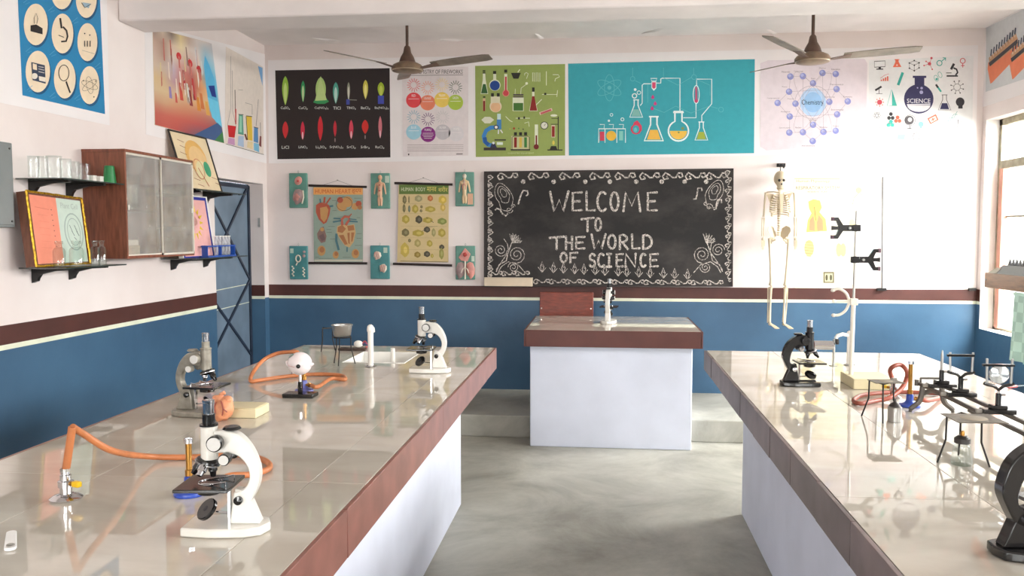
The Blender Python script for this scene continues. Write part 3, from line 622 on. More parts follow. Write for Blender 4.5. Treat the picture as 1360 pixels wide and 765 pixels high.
# --- Chemistry network poster
t, A = poster('network_poster', 'pale poster reading Chemistry inside a ring of linked blue balls', [(1010, 84), (1020, 80), (1148, 78), (1152, 84), (1150, 186), (1142, 192), (1018, 200), (1010, 195)], ink((224, 212, 218)), None, wm=WB1)
def J(x, y): return (1000 + x / 5.275, 60 + y / 5.275)
A.icon('printed_orbit').ring(*J(420, 400), 24, 22, .4, (150, 140, 150), 30).ring(*J(418, 400), 46, 12, .35, (170, 155, 165), 30, -1.05).ring(*J(418, 400), 46, 12, .35, (170, 155, 165), 30, 1.05)
nodes = [(262, 220), (350, 217), (487, 195), (580, 202), (421, 267), (586, 308), (253, 326), (173, 405), (298, 410), (535, 397), (664, 394), (590, 485), (258, 500), (421, 558), (255, 613), (350, 610), (494, 608), (580, 600), (419, 672)]
lk = [(0, 1), (1, 4), (4, 2), (2, 3), (0, 6), (3, 5), (6, 7), (7, 12), (5, 10), (10, 11), (12, 14), (14, 15), (15, 13), (13, 16), (16, 17), (17, 11), (15, 18), (18, 16), (6, 5), (12, 11), (8, 4), (8, 13), (9, 4), (9, 13), (1, 15), (2, 16), (6, 8), (5, 9)]
for a, b in lk: A.line([J(*nodes[a]), J(*nodes[b])], .35, (160, 145, 155))
A.icon('printed_centre').ell(*J(420, 400), 17.4, 19, (178, 204, 232)).ell(*J(420, 400), 12, 13.5, (150, 188, 226)).text('Chemistry', *J(340, 428), *J(494, 382), (34, 44, 84))
words = ['Materials', 'Technology', 'Physics', 'Education', 'Food', 'Pharmaceutical', 'Theory', 'Computational', 'Polymer', 'Engineering', 'Forensics', 'Environmental', 'Analytical', 'Biology', 'Geochemistry', 'Nuclear', 'Medicine', 'Organic', 'Astrochemistry']
for (a, b), w in zip(nodes, words):
    x, y = J(a, b); A.icon('printed_ball').circ(x, y, 4.3, (140, 144, 204), 16).circ(x - .9, y - 1.2, 2.2, (176, 180, 222), 12)
    dx = -1 if a < 420 else 1; ww = len(w) * .62; cx = x - 3 + dx * 3; A.text(w, cx - ww, y - 5.2 if a != 419 else y + 7.5, cx + ww, y - 7.3 if a != 419 else y + 5.4, (120, 104, 112))
A.flush()
# --- SCIENCE icon poster
t, A = poster('science_icons_poster', 'white poster of small icons around a navy flask reading SCIENCE', [(1154, 80), (1293, 74), (1291, 190), (1154, 196)], ink((228, 228, 228)), None, wm=WB1)
def S(x, y): return (1140 + x / 5.4625, 60 + y / 5.4625)
def sp(*p): return [S(a, b) for a, b in p]
NV = (62, 60, 96); DG = (58, 56, 60); OR = (224, 110, 84); RD = (206, 84, 96); TQ = (66, 172, 158)
A.icon('printed_round_flask').circ(*S(438, 390), 19.6, NV, 32).poly(sp((408, 235), (408, 300), (478, 300), (478, 235)), NV).rect(*S(394, 222), *S(492, 238), NV).text('SCIENCE', *S(352, 420), *S(522, 388), (236, 236, 240)).line(sp((352, 432), (522, 428)), 1.4, (222, 222, 226)).poly([S(438 + 84 * math.cos(i * PI / 10), 436 + 48 * math.sin(i * PI / 10)) for i in range(11)], (222, 220, 224)).circ(*S(456, 342), 2.4, (170, 168, 205)).circ(*S(458, 312), 1.7, (170, 168, 205)).circ(*S(428, 310), 1, (170, 168, 205))
A.icon('printed_monitor').line(sp((116, 118), (194, 114), (194, 156), (116, 160)), .9, DG, True).rect(*S(146, 160), *S(164, 172), DG).rect(*S(130, 170), *S(180, 178), DG)
A.icon('printed_flask').poly(sp((250, 160), (312, 158), (292, 120), (292, 106), (268, 106), (268, 122)), OR).circ(*S(280, 145), 1, (240, 220, 215)).rect(*S(262, 102), *S(298, 107), OR)
A.icon('printed_lattice').line(sp((370, 130), (405, 112), (440, 128), (440, 165), (405, 186), (370, 168)), .5, DG, True).line(sp((370, 130), (405, 146), (440, 128)), .5, DG).line(sp((405, 146), (405, 186)), .5, DG)
for p in sp((370, 130), (405, 112), (440, 128), (440, 165), (405, 186), (370, 168), (405, 146)): A.circ(*p, 1.1, DG, 10)
A.icon('printed_molecule').circ(*S(516, 135), 2.3, RD)
for a, b, r in ((530, 94, 1.6), (476, 148, 1), (535, 176, 1), (490, 118, 1)): A.line([S(516, 135), S(a, b)], .5, RD).circ(*S(a, b), r, RD, 10)
A.icon('printed_male_sign').ring(*S(588, 130), 3.4, 3.4, 1.1, TQ).line(sp((605, 115), (632, 94)), 1.1, TQ).line(sp((612, 92), (633, 92), (631, 112)), 1.1, TQ)
A.icon('printed_female_sign').ring(*S(757, 114), 3.3, 3.3, 1.0, RD).line(sp((757, 133), (757, 162)), 1, RD).line(sp((744, 148), (770, 148)), 1, RD)
A.icon('printed_microscope').line(sp((690, 165), (712, 175), (720, 198), (705, 218)), 2.2, DG).line(sp((694, 134), (672, 176)), 3.2, DG).rect(*S(640, 218), *S(722, 229), DG).rect(*S(636, 199), *S(676, 204), DG)
A.icon('printed_chart').line(sp((160, 240), (190, 218), (222, 208)), .5, RD)
for i in range(4): A.rect(*S(162 + i * 15, 250 - i * 8), *S(172 + i * 15, 260), OR)
A.icon('printed_test_tube').line(sp((322, 198), (288, 290)), 3.6, TQ)
A.icon('printed_telescope').line(sp((122, 328), (168, 300)), 2.6, DG).line(sp((150, 318), (150, 350)), .8, DG).line(sp((128, 352), (174, 352)), .6, DG)
A.icon('printed_triangle').poly(sp((244, 322), (280, 440), (244, 440)), TQ).line(sp((240, 322), (208, 440), (244, 440)), .5, TQ)
A.icon('printed_virus').circ(*S(154, 414), 3.4, RD)
for k in range(8): A.circ(*S(154 + 28 * math.cos(k * PI / 4), 414 + 28 * math.sin(k * PI / 4)), .8, OR, 8)
A.icon('printed_atom')
for a in (0, 1.05, 2.1): A.ring(*S(134, 510), 5, 2, .4, DG, 18, a)
A.icon('printed_hexagons')
for a, b, c in ((236, 500, DG), (222, 528, DG), (248, 528, DG), (284, 524, OR), (272, 550, OR), (298, 550, OR), (236, 555, TQ), (218, 580, TQ), (246, 580, TQ)): A.circ(*S(a, b), 2.7, c, 6)
A.icon('printed_globe').circ(*S(370, 545), 6, (90, 86, 90)).circ(*S(374, 540), 3, (210, 208, 208), 9).ring(*S(374, 545), 7, 7, .6, DG).line(sp((372, 582), (372, 604)), 1, DG).line(sp((354, 604), (386, 604)), 1, DG)
A.icon('printed_bulb').circ(*S(454, 574), 3.6, (132, 206, 192)).rect(*S(446, 590), *S(462, 604), (132, 206, 192))
A.icon('printed_first_aid_kit').poly(sp((500, 532), (562, 500), (582, 542), (522, 574)), OR).poly(sp((512, 536), (558, 512), (570, 540), (526, 564)), (230, 200, 190)).line(sp((530, 545), (552, 532)), 1.2, OR).line(sp((536, 530), (546, 548)), 1.2, OR)
A.icon('printed_helix')
A.line([S(622 + i * 8, 575 - i * 7 + 12 * math.sin(i * .9)) for i in range(13)], .6, (110, 170, 165)).line([S(622 + i * 8, 575 - i * 7 - 12 * math.sin(i * .9)) for i in range(13)], .6, (110, 170, 165))
A.icon('printed_flask').flask(*S(625, 470), 17, 20, NV, DG, .8); A.icon('printed_head').ell(*S(738, 412), 5.8, 6, DG).rect(*S(724, 430), *S(756, 460), DG)
A.icon('printed_set_square').line(sp((740, 545), (740, 602), (768, 602)), .6, DG, True).line(sp((722, 540), (720, 600)), 1, DG)
A.icon('printed_test_tube').line(sp((562, 285), (600, 338)), 2.4, TQ).line(sp((562, 285), (578, 308)), 2.6, DG)
A.icon('printed_jars').ring(*S(565, 240), 2.6, 4.2, .6, TQ, 14, -.4).ring(*S(592, 215), 2.4, 4, .6, TQ, 14, -.4).circ(*S(568, 246), 1.6, TQ, 10)
A.icon('printed_sun_molecule').ring(*S(716, 305), 4.4, 4.4, .5, DG)
for k in range(8): a = k * PI / 4 + .3; A.line([S(716 + 24 * math.cos(a), 305 + 24 * math.sin(a)), S(716 + 46 * math.cos(a), 305 + 46 * math.sin(a))], .5, DG).circ(*S(716 + 47 * math.cos(a), 305 + 47 * math.sin(a)), .9, DG, 8)
A.icon('printed_gear').ring(*S(420, 660), 4, 4, .7, DG)
for k in range(8): A.circ(*S(420 + 28 * math.cos(k * PI / 4), 660 + 28 * math.sin(k * PI / 4)), .7, DG, 6)
A.icon('printed_book').poly(sp((284, 644), (342, 648), (336, 690), (282, 684)), (150, 216, 208))
A.icon('printed_tools').line(sp((96, 655), (158, 596), (176, 600)), .7, (150, 148, 146)).line(sp((220, 645), (238, 690)), .8, (140, 138, 136)).line(sp((548, 655), (564, 636)), .8, (150, 148, 146)); A.flush()
# ================================================================== blackboard with chalk drawing
CH = chalk_mat(); SL = board_mat()
def C(x, y): return (630 + x / 3.778, 210 + y / 3.778)
WBB = wall_map('y', YB - .0285, -1)
bc = on(808, 380, 'y', YB); t = thing('blackboard', 'large blackboard chalked with WELCOME TO THE WORLD OF SCIENCE', 'blackboard', (bc.x, YB, bc.z), world=True)
c4 = [(643.5, 228), (973.5, 224), (972.5, 380.5), (643.5, 380.5)]
q = [on(x, y, 'y', YB) for x, y in c4]; mb = MB(SL); mb.prism([p + Vector((0, -.0275, 0)) for p in q], (0, .027, 0)); mb.build('slate', t)
FR = M('board_edge_wood', (44, 34, 32), .6, var=.1)
for i in range(4):
    a, b = q[i], q[(i + 1) % 4]; s = (b - a).normalized(); inn = Vector((-s.z, 0, s.x)); inn = inn if (sum((p for p in q), Vector()) / 4 - a).dot(inn) > 0 else -inn
    MB(FR).prism([a + Vector((0, -.0335, 0)), b + Vector((0, -.0335, 0)), b + inn * .014 + Vector((0, -.0335, 0)), a + inn * .014 + Vector((0, -.0335, 0))], (0, .006, 0)).build('frame_strip', t)
A = Art(WBB, t)
def arc(cx, cy, rx, ry, a0, a1, n=14): return [(cx + rx * math.cos(math.radians(a0 + (a1 - a0) * i / n)), cy + ry * math.sin(math.radians(a0 + (a1 - a0) * i / n))) for i in range(n + 1)]
GL = {'W': [[(0, 0), (.22, 1), (.5, .4), (.72, 1), (1, -.02)]], 'E': [[(1, .02), (.12, .04), (.1, .97), (1, .95)], [(.1, .5), (.8, .48)]], 'L': [[(.12, 0), (.15, .97), (1, .95)]],
      'C': [arc(.55, .5, .45, .5, -55, -310)], 'O': [arc(.5, .5, .42, .48, 0, 360, 18)], 'M': [[(0, 1), (.14, 0), (.5, .72), (.86, 0), (1, 1)]], 'T': [[(0, .1), (1, .0)], [(.5, .05), (.5, 1)]],
      'H': [[(.08, 0), (.08, 1)], [(.92, 0), (.92, 1)], [(.08, .5), (.92, .5)]], 'R': [[(.1, 1), (.1, .03)] + arc(.4, .27, .5, .25, -90, 90, 8) + [(.1, .52)], [(.35, .52), (1, 1)]],
      'D': [[(.1, .98), (.1, .03)] + arc(.3, .5, .65, .47, -90, 90, 10) + [(.1, .97)]], 'F': [[(1, .02), (.1, .04), (.1, 1)], [(.1, .5), (.75, .5)]],
      'S': [arc(.52, .26, .4, .25, -30, -260, 10) + arc(.48, .74, .42, .25, -80, 150, 10)], 'I': [[(.5, 0), (.5, 1)], [(.15, .02), (.85, .02)], [(.15, .98), (.85, .98)]], 'N': [[(.05, 1), (.08, 0), (.92, 1), (.95, 0)]]}
def chalk_word(let, y0, y1, w=3.1):
    for ch, x0, x1 in let:
        A.icon('chalk_letter')
        for st in GL[ch]: A.line([C(x0 + u * (x1 - x0), y0 + v * (y1 - y0)) for u, v in st], w, CH)
        for st in GL[ch]:
            for u, v in (st[0], st[-1]): A.circ(*C(x0 + u * (x1 - x0), y0 + v * (y1 - y0)), w * .56, CH, 8)
chalk_word([('W', 380, 472), ('E', 488, 538), ('L', 557, 604), ('C', 612, 668), ('O', 680, 727), ('M', 748, 832), ('E', 865, 915)], 170, 266)
chalk_word([('T', 538, 598), ('O', 604, 638)], 300, 366, 2.9)
chalk_word([('T', 378, 448), ('H', 457, 493), ('E', 506, 552)], 394, 456, 3.0); chalk_word([('W', 588, 658), ('O', 668, 712), ('R', 726, 770), ('L', 786, 828), ('D', 842, 893)], 384, 456, 3.0)
chalk_word([('O', 430, 466), ('F', 478, 516)], 474, 524, 2.9); chalk_word([('S', 576, 608), ('C', 617, 655), ('I', 662, 690), ('E', 710, 744), ('N', 755, 812), ('C', 830, 863), ('E', 878, 920)], 480, 546, 3.0)
def spiral(cx, cy, r, turns, a0, sgn=1, n=26): return [(cx + r * (1 - .85 * i / n) * math.cos(a0 + sgn * turns * 2 * PI * i / n), cy + r * (1 - .85 * i / n) * math.sin(a0 + sgn * turns * 2 * PI * i / n)) for i in range(n + 1)]
def cl(pts, w): A.line([C(*p) for p in pts], w, CH)
def scroll(cx, cy, w, h, wid=1.3, ang=0):                # an S with curled ends
    p = [(-.30, -.05), (-.22, .22), (-.42, .30), (-.50, 0), (-.36, -.38), (-.12, -.1), (0, .12), (.16, .1), (.28, -.34), (.44, -.34), (.5, 0), (.36, .12), (.28, -.06)]
    ca, sa = math.cos(ang), math.sin(ang); P = []
    for i in range(len(p) - 1):
        for k in range(3):
            t0 = k / 3; P.append((p[i][0] + (p[i + 1][0] - p[i][0]) * t0, p[i][1] + (p[i + 1][1] - p[i][1]) * t0))
    P.append(p[-1]); cl([(cx + x * w * ca - y * h * sa, cy + x * w * sa + y * h * ca) for x, y in P], wid)
for x in (168, 322, 478, 630, 757, 880, 995, 1110, 1215): A.icon('chalk_scroll'); scroll(x, 92, 102, 50, 1.9)
for x in (245, 398, 556, 680, 812, 940, 1055, 1163): A.icon('chalk_dot'); A.circ(*C(x, 118), 3.1, CH, 10)
for i in range(11): A.icon('chalk_scroll'); scroll(76, 112 + i * 46, 52, 38, 1.4, PI / 2 + .2)
for i in range(12): A.icon('chalk_scroll'); scroll(1273 + (i % 2) * 2, 88 + i * 46, 52, 36, 1.4, PI / 2 - .2)
for i in range(3): A.icon('chalk_scroll'); scroll(105 + i * 68, 580, 72, 34, 1.5)
for i in range(12): A.icon('chalk_scroll'); scroll(338 + i * 79, 620 + i * .6, 84, 34, 1.5)
for i, x in enumerate((340, 397, 447, 503, 550, 607, 655, 722, 765, 825, 882, 948, 1005, 1070)):
    y = 545 + (x - 340) * .05; A.icon('chalk_tulip'); cl([(x, y + 28), (x - 9, y), (x, y - 26), (x + 9, y), (x, y + 28)], .9); cl([(x, y + 28), (x - 20, y + 2)], .8); cl([(x, y + 28), (x + 20, y + 4)], .8); cl(spiral(x, y - 8, 7, 1, 0), .6)
for cx, cy, s in ((145, 180, 1), (1208, 165, -1)):
    A.icon('chalk_paisley'); P = [(cx + 42 * math.sin(t) * (1 - .25 * math.cos(t)) + s * (18 * (1 - math.cos(t)) - 18), cy - 55 * math.cos(t) + (30 if t > 2.4 and t < 3.9 else 0)) for t in [i * 2 * PI / 24 for i in range(25)]]
    cl(P, .9); cl([(cx + (x - cx) * .65, cy - 6 + (y - cy) * .6) for x, y in P], .8); cl([(cx + (x - cx) * .35, cy - 10 + (y - cy) * .3) for x, y in P], .8)
    cl(spiral(cx + s * 30, cy + 80, 18, 1.2, 0, s), .9); cl(spiral(cx + s * 48, cy + 62, 12, 1.2, 0, -s), .9)
for pts in ([(220, 232), (232, 190), (245, 162), (266, 165), (270, 182), (258, 190)], [(104, 262), (112, 252), (128, 258), (140, 278), (158, 290), (168, 278)], [(1098, 205), (1112, 205), (1118, 180), (1122, 150), (1140, 150), (1143, 165)], [(1200, 258), (1212, 255), (1215, 230), (1222, 208), (1240, 208), (1240, 225)]): A.icon('chalk_curl'); cl(pts, 2.0)
for cx, s in ((160, 1), (1195, -1)):
    A.icon('chalk_flourish'); X = lambda d: cx + s * d
    cl([(X(-50), 570), (X(-35), 535), (X(0), 515), (X(8), 480), (X(22), 440), (X(30), 420)], 1.3); cl([(X(-42), 575), (X(-25), 545), (X(10), 520), (X(60), 535), (X(95), 575)], 1.1); cl([(X(-50), 560), (X(-20), 515), (X(12), 470), (X(6), 430), (X(-12), 405)], 1.0)
    cl(spiral(X(-28), 462, 34, 2, 0, s), 1); cl(spiral(X(52), 484, 44, 2.2, PI / 2, -s), 1); cl(spiral(X(36), 548, 28, 2, PI, s), .9)
    for k in range(6): a = -1.9 + k * .34; cl([(X(32), 425), (X(32) + 48 * math.cos(a), 425 + 48 * math.sin(a)), (X(34) + 38 * math.cos(a + .16), 425 + 38 * math.sin(a + .16)), (X(32), 425)], .8)
A.flush()
# cream ledge box under the blackboard
p0, p1 = on(643, 369.5, 'y', YB - .075), on(707, 380.5, 'y', YB - .075)
t = thing('chalk_box', 'cream wooden chalk ledge at the lower corner of the blackboard', 'ledge', ((p0.x + p1.x) / 2, YB - .05, p1.z), world=True)
LW = M('cream_wood', (214, 196, 172), .55, var=.06)
MB(LW).box(p0.x, p1.x, YB - .075, YB - .036, p1.z, p0.z).build('box', t, bevel=.003); MB(LW).box(p0.x - .002, p1.x + .002, YB - .077, YB - .036, p0.z + .0005, p0.z + .006).build('lid', t)
# ================================================================== rolled charts
ROD = M('chart_rod', (40, 26, 24), .4, var=.08)
def roll_chart(name, label, tl, tr_, br, bl, rods, mat):
    c = on((bl[0] + br[0]) / 2, bl[1], 'y', YB); mp = wall_map('y', YB - .014, -1)
    t = thing(name, label, 'chart', (c.x, YB, c.z), world=True)
    sheet(mp, [tl, tr_, br, bl], t, mat, 'paper')
    for a, b in rods:
        A0, B0 = on(*a, 'y', YB - .014), on(*b, 'y', YB - .014); MB(ROD).cyl(A0, B0, .0105, 10).build('rod', t)
    A0, B0 = [on(*p, 'y', YB - .012) for p in rods[0]]; m = (A0 + B0) / 2; MB(ROD).tube([A0 * .8 + B0 * .2, m + Vector((0, .008, .05)), A0 * .2 + B0 * .8], .0011, 5).build('hanging_cord', t)
    MB(M('nail', (110, 100, 95), .4, .8)).cyl(m + Vector((0, .012, .052)), m + Vector((0, -.012, .052)), .004, 6).build('nail', t)
    return t, Art(mp, t)
t, A = roll_chart('heart_chart', 'hanging rolled chart of the human heart with orange heading', (416, 248), (482, 249.5), (482, 348), (417, 348), [((410, 246.3), (487, 248.3)), ((410, 349.3), (487.5, 349.7))], ink((150, 166, 152)))
def B(x, y): return (400 + x / 6.38, 235 + y / 6.38)
def bp(*p): return [B(a, b) for a, b in p]
OG = (226, 150, 74); RB = (182, 92, 70); TN = (198, 150, 96); BL = (84, 122, 130); TN2 = (176, 118, 78)
A.icon('heading').rect(*B(104, 88), *B(522, 150), (232, 168, 100)).text('HUMAN HEART', *B(120, 140), *B(420, 104), (200, 96, 50)).text('\u0939\u0943\u0926\u092f', *B(430, 142), *B(510, 102), (200, 96, 50))
A.icon('printed_heart').poly(bp((125, 240), (160, 215), (215, 225), (250, 250), (240, 320), (215, 385), (190, 400), (150, 360), (125, 300)), RB).poly(bp((160, 262), (215, 250), (232, 280), (220, 350), (195, 385), (165, 350)), TN).line(bp((165, 220), (160, 185)), 2, BL).line(bp((195, 220), (200, 170)), 2.6, RB).line(bp((215, 225), (250, 175)), 2, RB).line(bp((240, 250), (272, 245)), 2.4, BL)
A.icon('printed_heart').circ(*B(345, 250), 6.6, TN).circ(*B(392, 210), 7.2, TN).circ(*B(330, 195), 4, RB).ring(*B(365, 228), 10.5, 9, .5, (80, 70, 60)); A.icon('printed_vessels').circ(*B(455, 250), 4.6, TN).circ(*B(487, 228), 4, RB).circ(*B(497, 258), 3, TN2)
A.icon('printed_heart').poly(bp((305, 420), (345, 400), (400, 410), (450, 400), (462, 470), (445, 550), (410, 598), (370, 580), (325, 520), (300, 470)), (206, 170, 120)).poly(bp((310, 425), (350, 408), (380, 440), (350, 475), (310, 465)), TN2).poly(bp((390, 415), (445, 408), (452, 450), (400, 458)), TN2).poly(bp((320, 495), (360, 490), (395, 570), (370, 575)), TN2).poly(bp((392, 475), (412, 470), (412, 570), (400, 560)), TN2).poly(bp((425, 470), (452, 470), (436, 545), (425, 550)), TN2)
A.line(bp((350, 410), (345, 360), (370, 335), (405, 340), (410, 365), (392, 385), (380, 410)), 3.2, (192, 104, 84)).line(bp((340, 370), (270, 382)), 2, BL).line(bp((335, 355), (275, 350)), 1.6, BL).line(bp((410, 375), (480, 380)), 2, BL).line(bp((405, 355), (470, 362)), 1.4, BL).line(bp((410, 335), (428, 312)), 1.4, RB).line(bp((300, 480), (298, 540), (320, 620)), 3, BL).line(bp((390, 595), (390, 635)), 1.6, BL)
A.icon('printed_heart').poly(bp((165, 430), (190, 420), (215, 500), (205, 550), (170, 560), (140, 520), (135, 480)), (140, 112, 104)).circ(*B(178, 445), 2.6, TN).poly(bp((150, 500), (190, 480), (205, 530), (175, 545)), (120, 96, 96))
for x, y, w in ((172, 625, 5.4), (293, 660, 4), (460, 650, 5)): A.icon('printed_heart').ell(*B(x, y), w, w * 1.25, TN).ell(*B(x + 4, y - 8), w * .6, w * .7, TN2)
A.icon('label_lines')
for x, y, x2 in ((262, 200, 300), (265, 285, 300), (450, 180, 510), (455, 205, 512), (470, 345, 500), (470, 480, 512), (470, 520, 510), (455, 580, 512), (215, 445, 255), (215, 470, 260), (230, 420, 285), (245, 525, 295), (150, 690, 260), (120, 680, 150), (350, 680, 420)): A.line(bp((x, y), (x2, y)), .4, (96, 100, 92))
A.rect(*B(112, 700), *B(522, 716), (206, 200, 180)); A.flush()
t, A = roll_chart('body_chart', 'hanging rolled chart headed HUMAN BODY on green with small organ drawings', (529.5, 245), (596, 246), (595.5, 348.5), (527.5, 348), [((524, 243.2), (601, 245)), ((522, 350.3), (600.5, 352.6))], ink((208, 186, 138)))
def Dd(x, y): return (520 + x / 5.1, 230 + y / 5.1)
def dp(*p): return [Dd(a, b) for a, b in p]
A.icon('heading').rect(*Dd(52, 78), *Dd(386, 142), (96, 118, 60)).text('HUMAN', *Dd(66, 122), *Dd(148, 96), (214, 214, 180)).text('BODY', *Dd(164, 122), *Dd(230, 96), (214, 214, 180)).text('\u092e\u093e\u0928\u0935', *Dd(240, 124), *Dd(304, 94), (224, 206, 110)).text('\u0936\u0930\u0940\u0930', *Dd(318, 126), *Dd(380, 90), (224, 206, 110))
OC = (176, 156, 72); OD = (120, 110, 74); OB = (186, 112, 66); OK = (84, 78, 62)
organs = [(88, 180, 14, 28, OD), (118, 180, 5, 26, OD), (182, 172, 26, 22, (158, 150, 110)), (262, 170, 19, 20, OB), (345, 180, 28, 28, (204, 176, 80)), (85, 238, 10, 28, OD), (120, 242, 8, 24, (106, 116, 100)), (160, 242, 22, 28, OC), (203, 228, 9, 10, OD), (200, 255, 9, 10, OD), (262, 244, 36, 20, OC), (347, 232, 18, 26, (200, 170, 90)), (96, 312, 26, 28, OC), (185, 314, 24, 26, OK), (245, 318, 34, 20, OC), (342, 326, 32, 22, (132, 138, 74)), (94, 402, 26, 26, OD), (180, 406, 40, 22, OC), (240, 382, 22, 20, OK), (285, 402, 14, 28, (160, 150, 100)), (340, 404, 26, 28, OC), (90, 520, 30, 48, (196, 172, 84)), (122, 456, 10, 12, OD), (176, 474, 22, 26, (170, 154, 96)), (258, 476, 20, 22, OC), (340, 500, 18, 16, OK), (338, 545, 16, 38, (150, 146, 80)), (175, 552, 22, 20, (150, 126, 62)), (240, 548, 22, 20, OK), (275, 560, 10, 14, OC)]
for x, y, a, b, c in organs:
    A.icon('printed_organ'); n = 12; A.poly([Dd(x + a * math.cos(2 * PI * i / n) * (1 + .12 * math.sin(3 * i)), y - b * math.sin(2 * PI * i / n) * (1 + .1 * math.cos(2 * i))) for i in range(n)], c).ell(*Dd(x + a * .15, y), a / 5.1 * .45, b / 5.1 * .5, tuple(min(255, v + 26) for v in c), 8)
A.icon('drawn_lines').line(dp((170, 425), (200, 400), (240, 365), (310, 360)), .5, OK).line(dp((235, 300), (285, 335)), .7, OK).line(dp((60, 595), (378, 602)), .6, OK)
for y in (206, 272, 358, 436, 516): A.line(dp((62, y), (375, y + 4)), .25, (170, 150, 110))
A.flush()
# respiratory chart with side rod, and the pale chart next to it
t, A = poster('respiratory_chart', 'pale yellow chart titled RESPIRATORY SYSTEM behind the retort stand', [(1054, 237), (1140, 236.5), (1141, 383.5), (1055, 383)], ink((238, 232, 206)), None, cat='chart', wm=WB0)
def Q(x, y): return (1005 + x / 3.19, 205 + y / 3.19)
YL = (226, 204, 110); PK = (214, 150, 112)
A.icon('heading').text('Human Physiology', *Q(168, 122), *Q(310, 107), (150, 140, 100)).text('RESPIRATORY SYSTEM', *Q(166, 149), *Q(352, 135), (120, 110, 84)).text('\u0936\u094d\u0935\u0938\u0928 \u0924\u0902\u0924\u094d\u0930', *Q(214, 166), *Q(300, 153), (130, 120, 90)).rect(*Q(160, 101), *Q(352, 104), (222, 206, 120))
A.icon('printed_torso').poly([Q(*p) for p in ((218, 200), (240, 190), (268, 196), (276, 225), (266, 245), (292, 275), (298, 325), (210, 330), (216, 280), (232, 250), (222, 230))], YL).poly([Q(*p) for p in ((222, 322), (224, 280), (240, 258), (246, 290), (246, 326))], PK).poly([Q(*p) for p in ((282, 322), (280, 278), (262, 256), (254, 290), (256, 326))], PK).line([Q(244, 222), Q(250, 280)], .9, (170, 110, 80))
A.icon('printed_ribcage').ell(*Q(222, 398), 6.4, 11, (212, 190, 130)); [A.line([Q(202, 370 + k * 12), Q(242, 374 + k * 12)], .5, (150, 130, 80)) for k in range(6)]
A.icon('printed_lungs').ell(*Q(348, 405), 4, 9, (226, 212, 130)).ell(*Q(366, 405), 4, 9, (226, 212, 130)); A.icon('printed_airway').circ(*Q(432, 152), 4, (214, 200, 140)).line([Q(430, 165), Q(412, 185), Q(405, 215)], .7, (150, 136, 90)).line([Q(432, 165), Q(462, 178)], .7, (150, 136, 90))
A.icon('printed_alveolus').ell(*Q(404, 290), 4, 5, (226, 206, 150)); A.icon('printed_airway').ell(*Q(386, 490), 5.4, 10, (228, 222, 200)).ring(*Q(386, 490), 5.4, 10, .4, (160, 150, 120))
A.icon('printed_inset').rect(*Q(282, 498), *Q(328, 545), (104, 96, 72)).rect(*Q(288, 504), *Q(322, 540), (190, 184, 150)).ell(*Q(296, 522), 1.6, 4, (84, 80, 60)).ell(*Q(314, 522), 1.6, 4, (84, 80, 60)); A.icon('small_print').line([Q(160, 545), Q(240, 552)], .5, (180, 170, 130)).line([Q(165, 560), Q(420, 556)], .4, (190, 180, 140)); A.flush()
STEEL = M('bright_steel', (176, 174, 170), .28, .9, var=.06); DGREY = M('dark_grey_metal', (70, 66, 64), .4, .4, var=.1)
t = thing('wall_chart', 'tall white sheet chart with a dark side rod beside the window', 'chart', tuple(on(1230, 384, 'y', YB)), world=True)
mpp = wall_map('y', YB - .004, -1); sheet(mpp, [(1173, 236), (1290, 233), (1290, 384.5), (1172, 384.5)], t, M('blank_chart_paper', (240, 238, 232), .6, var=.01), 'paper')
A = Art(mpp, t); A.icon('faint_print').line([(1183, 246), (1206, 245.5)], 1.2, (216, 212, 206)).line([(1196, 268), (1204, 264)], .6, (214, 210, 204)).circ(1197, 359, .8, (200, 196, 190), 8); A.flush()
MB(DGREY).cyl(on(1172.5, 235, 'y', YB - .012), on(1171.5, 383, 'y', YB - .012), .005, 8).build('rod', t)
for a, b in ((1165, 1177), (1287, 1296)): 
    p, q = on(a, 382.5, 'y', YB - .02), on(b, 386, 'y', YB - .02); MB(BLK).box(p.x, q.x, YB - .03, YB - .006, q.z, p.z).build('clip', t)
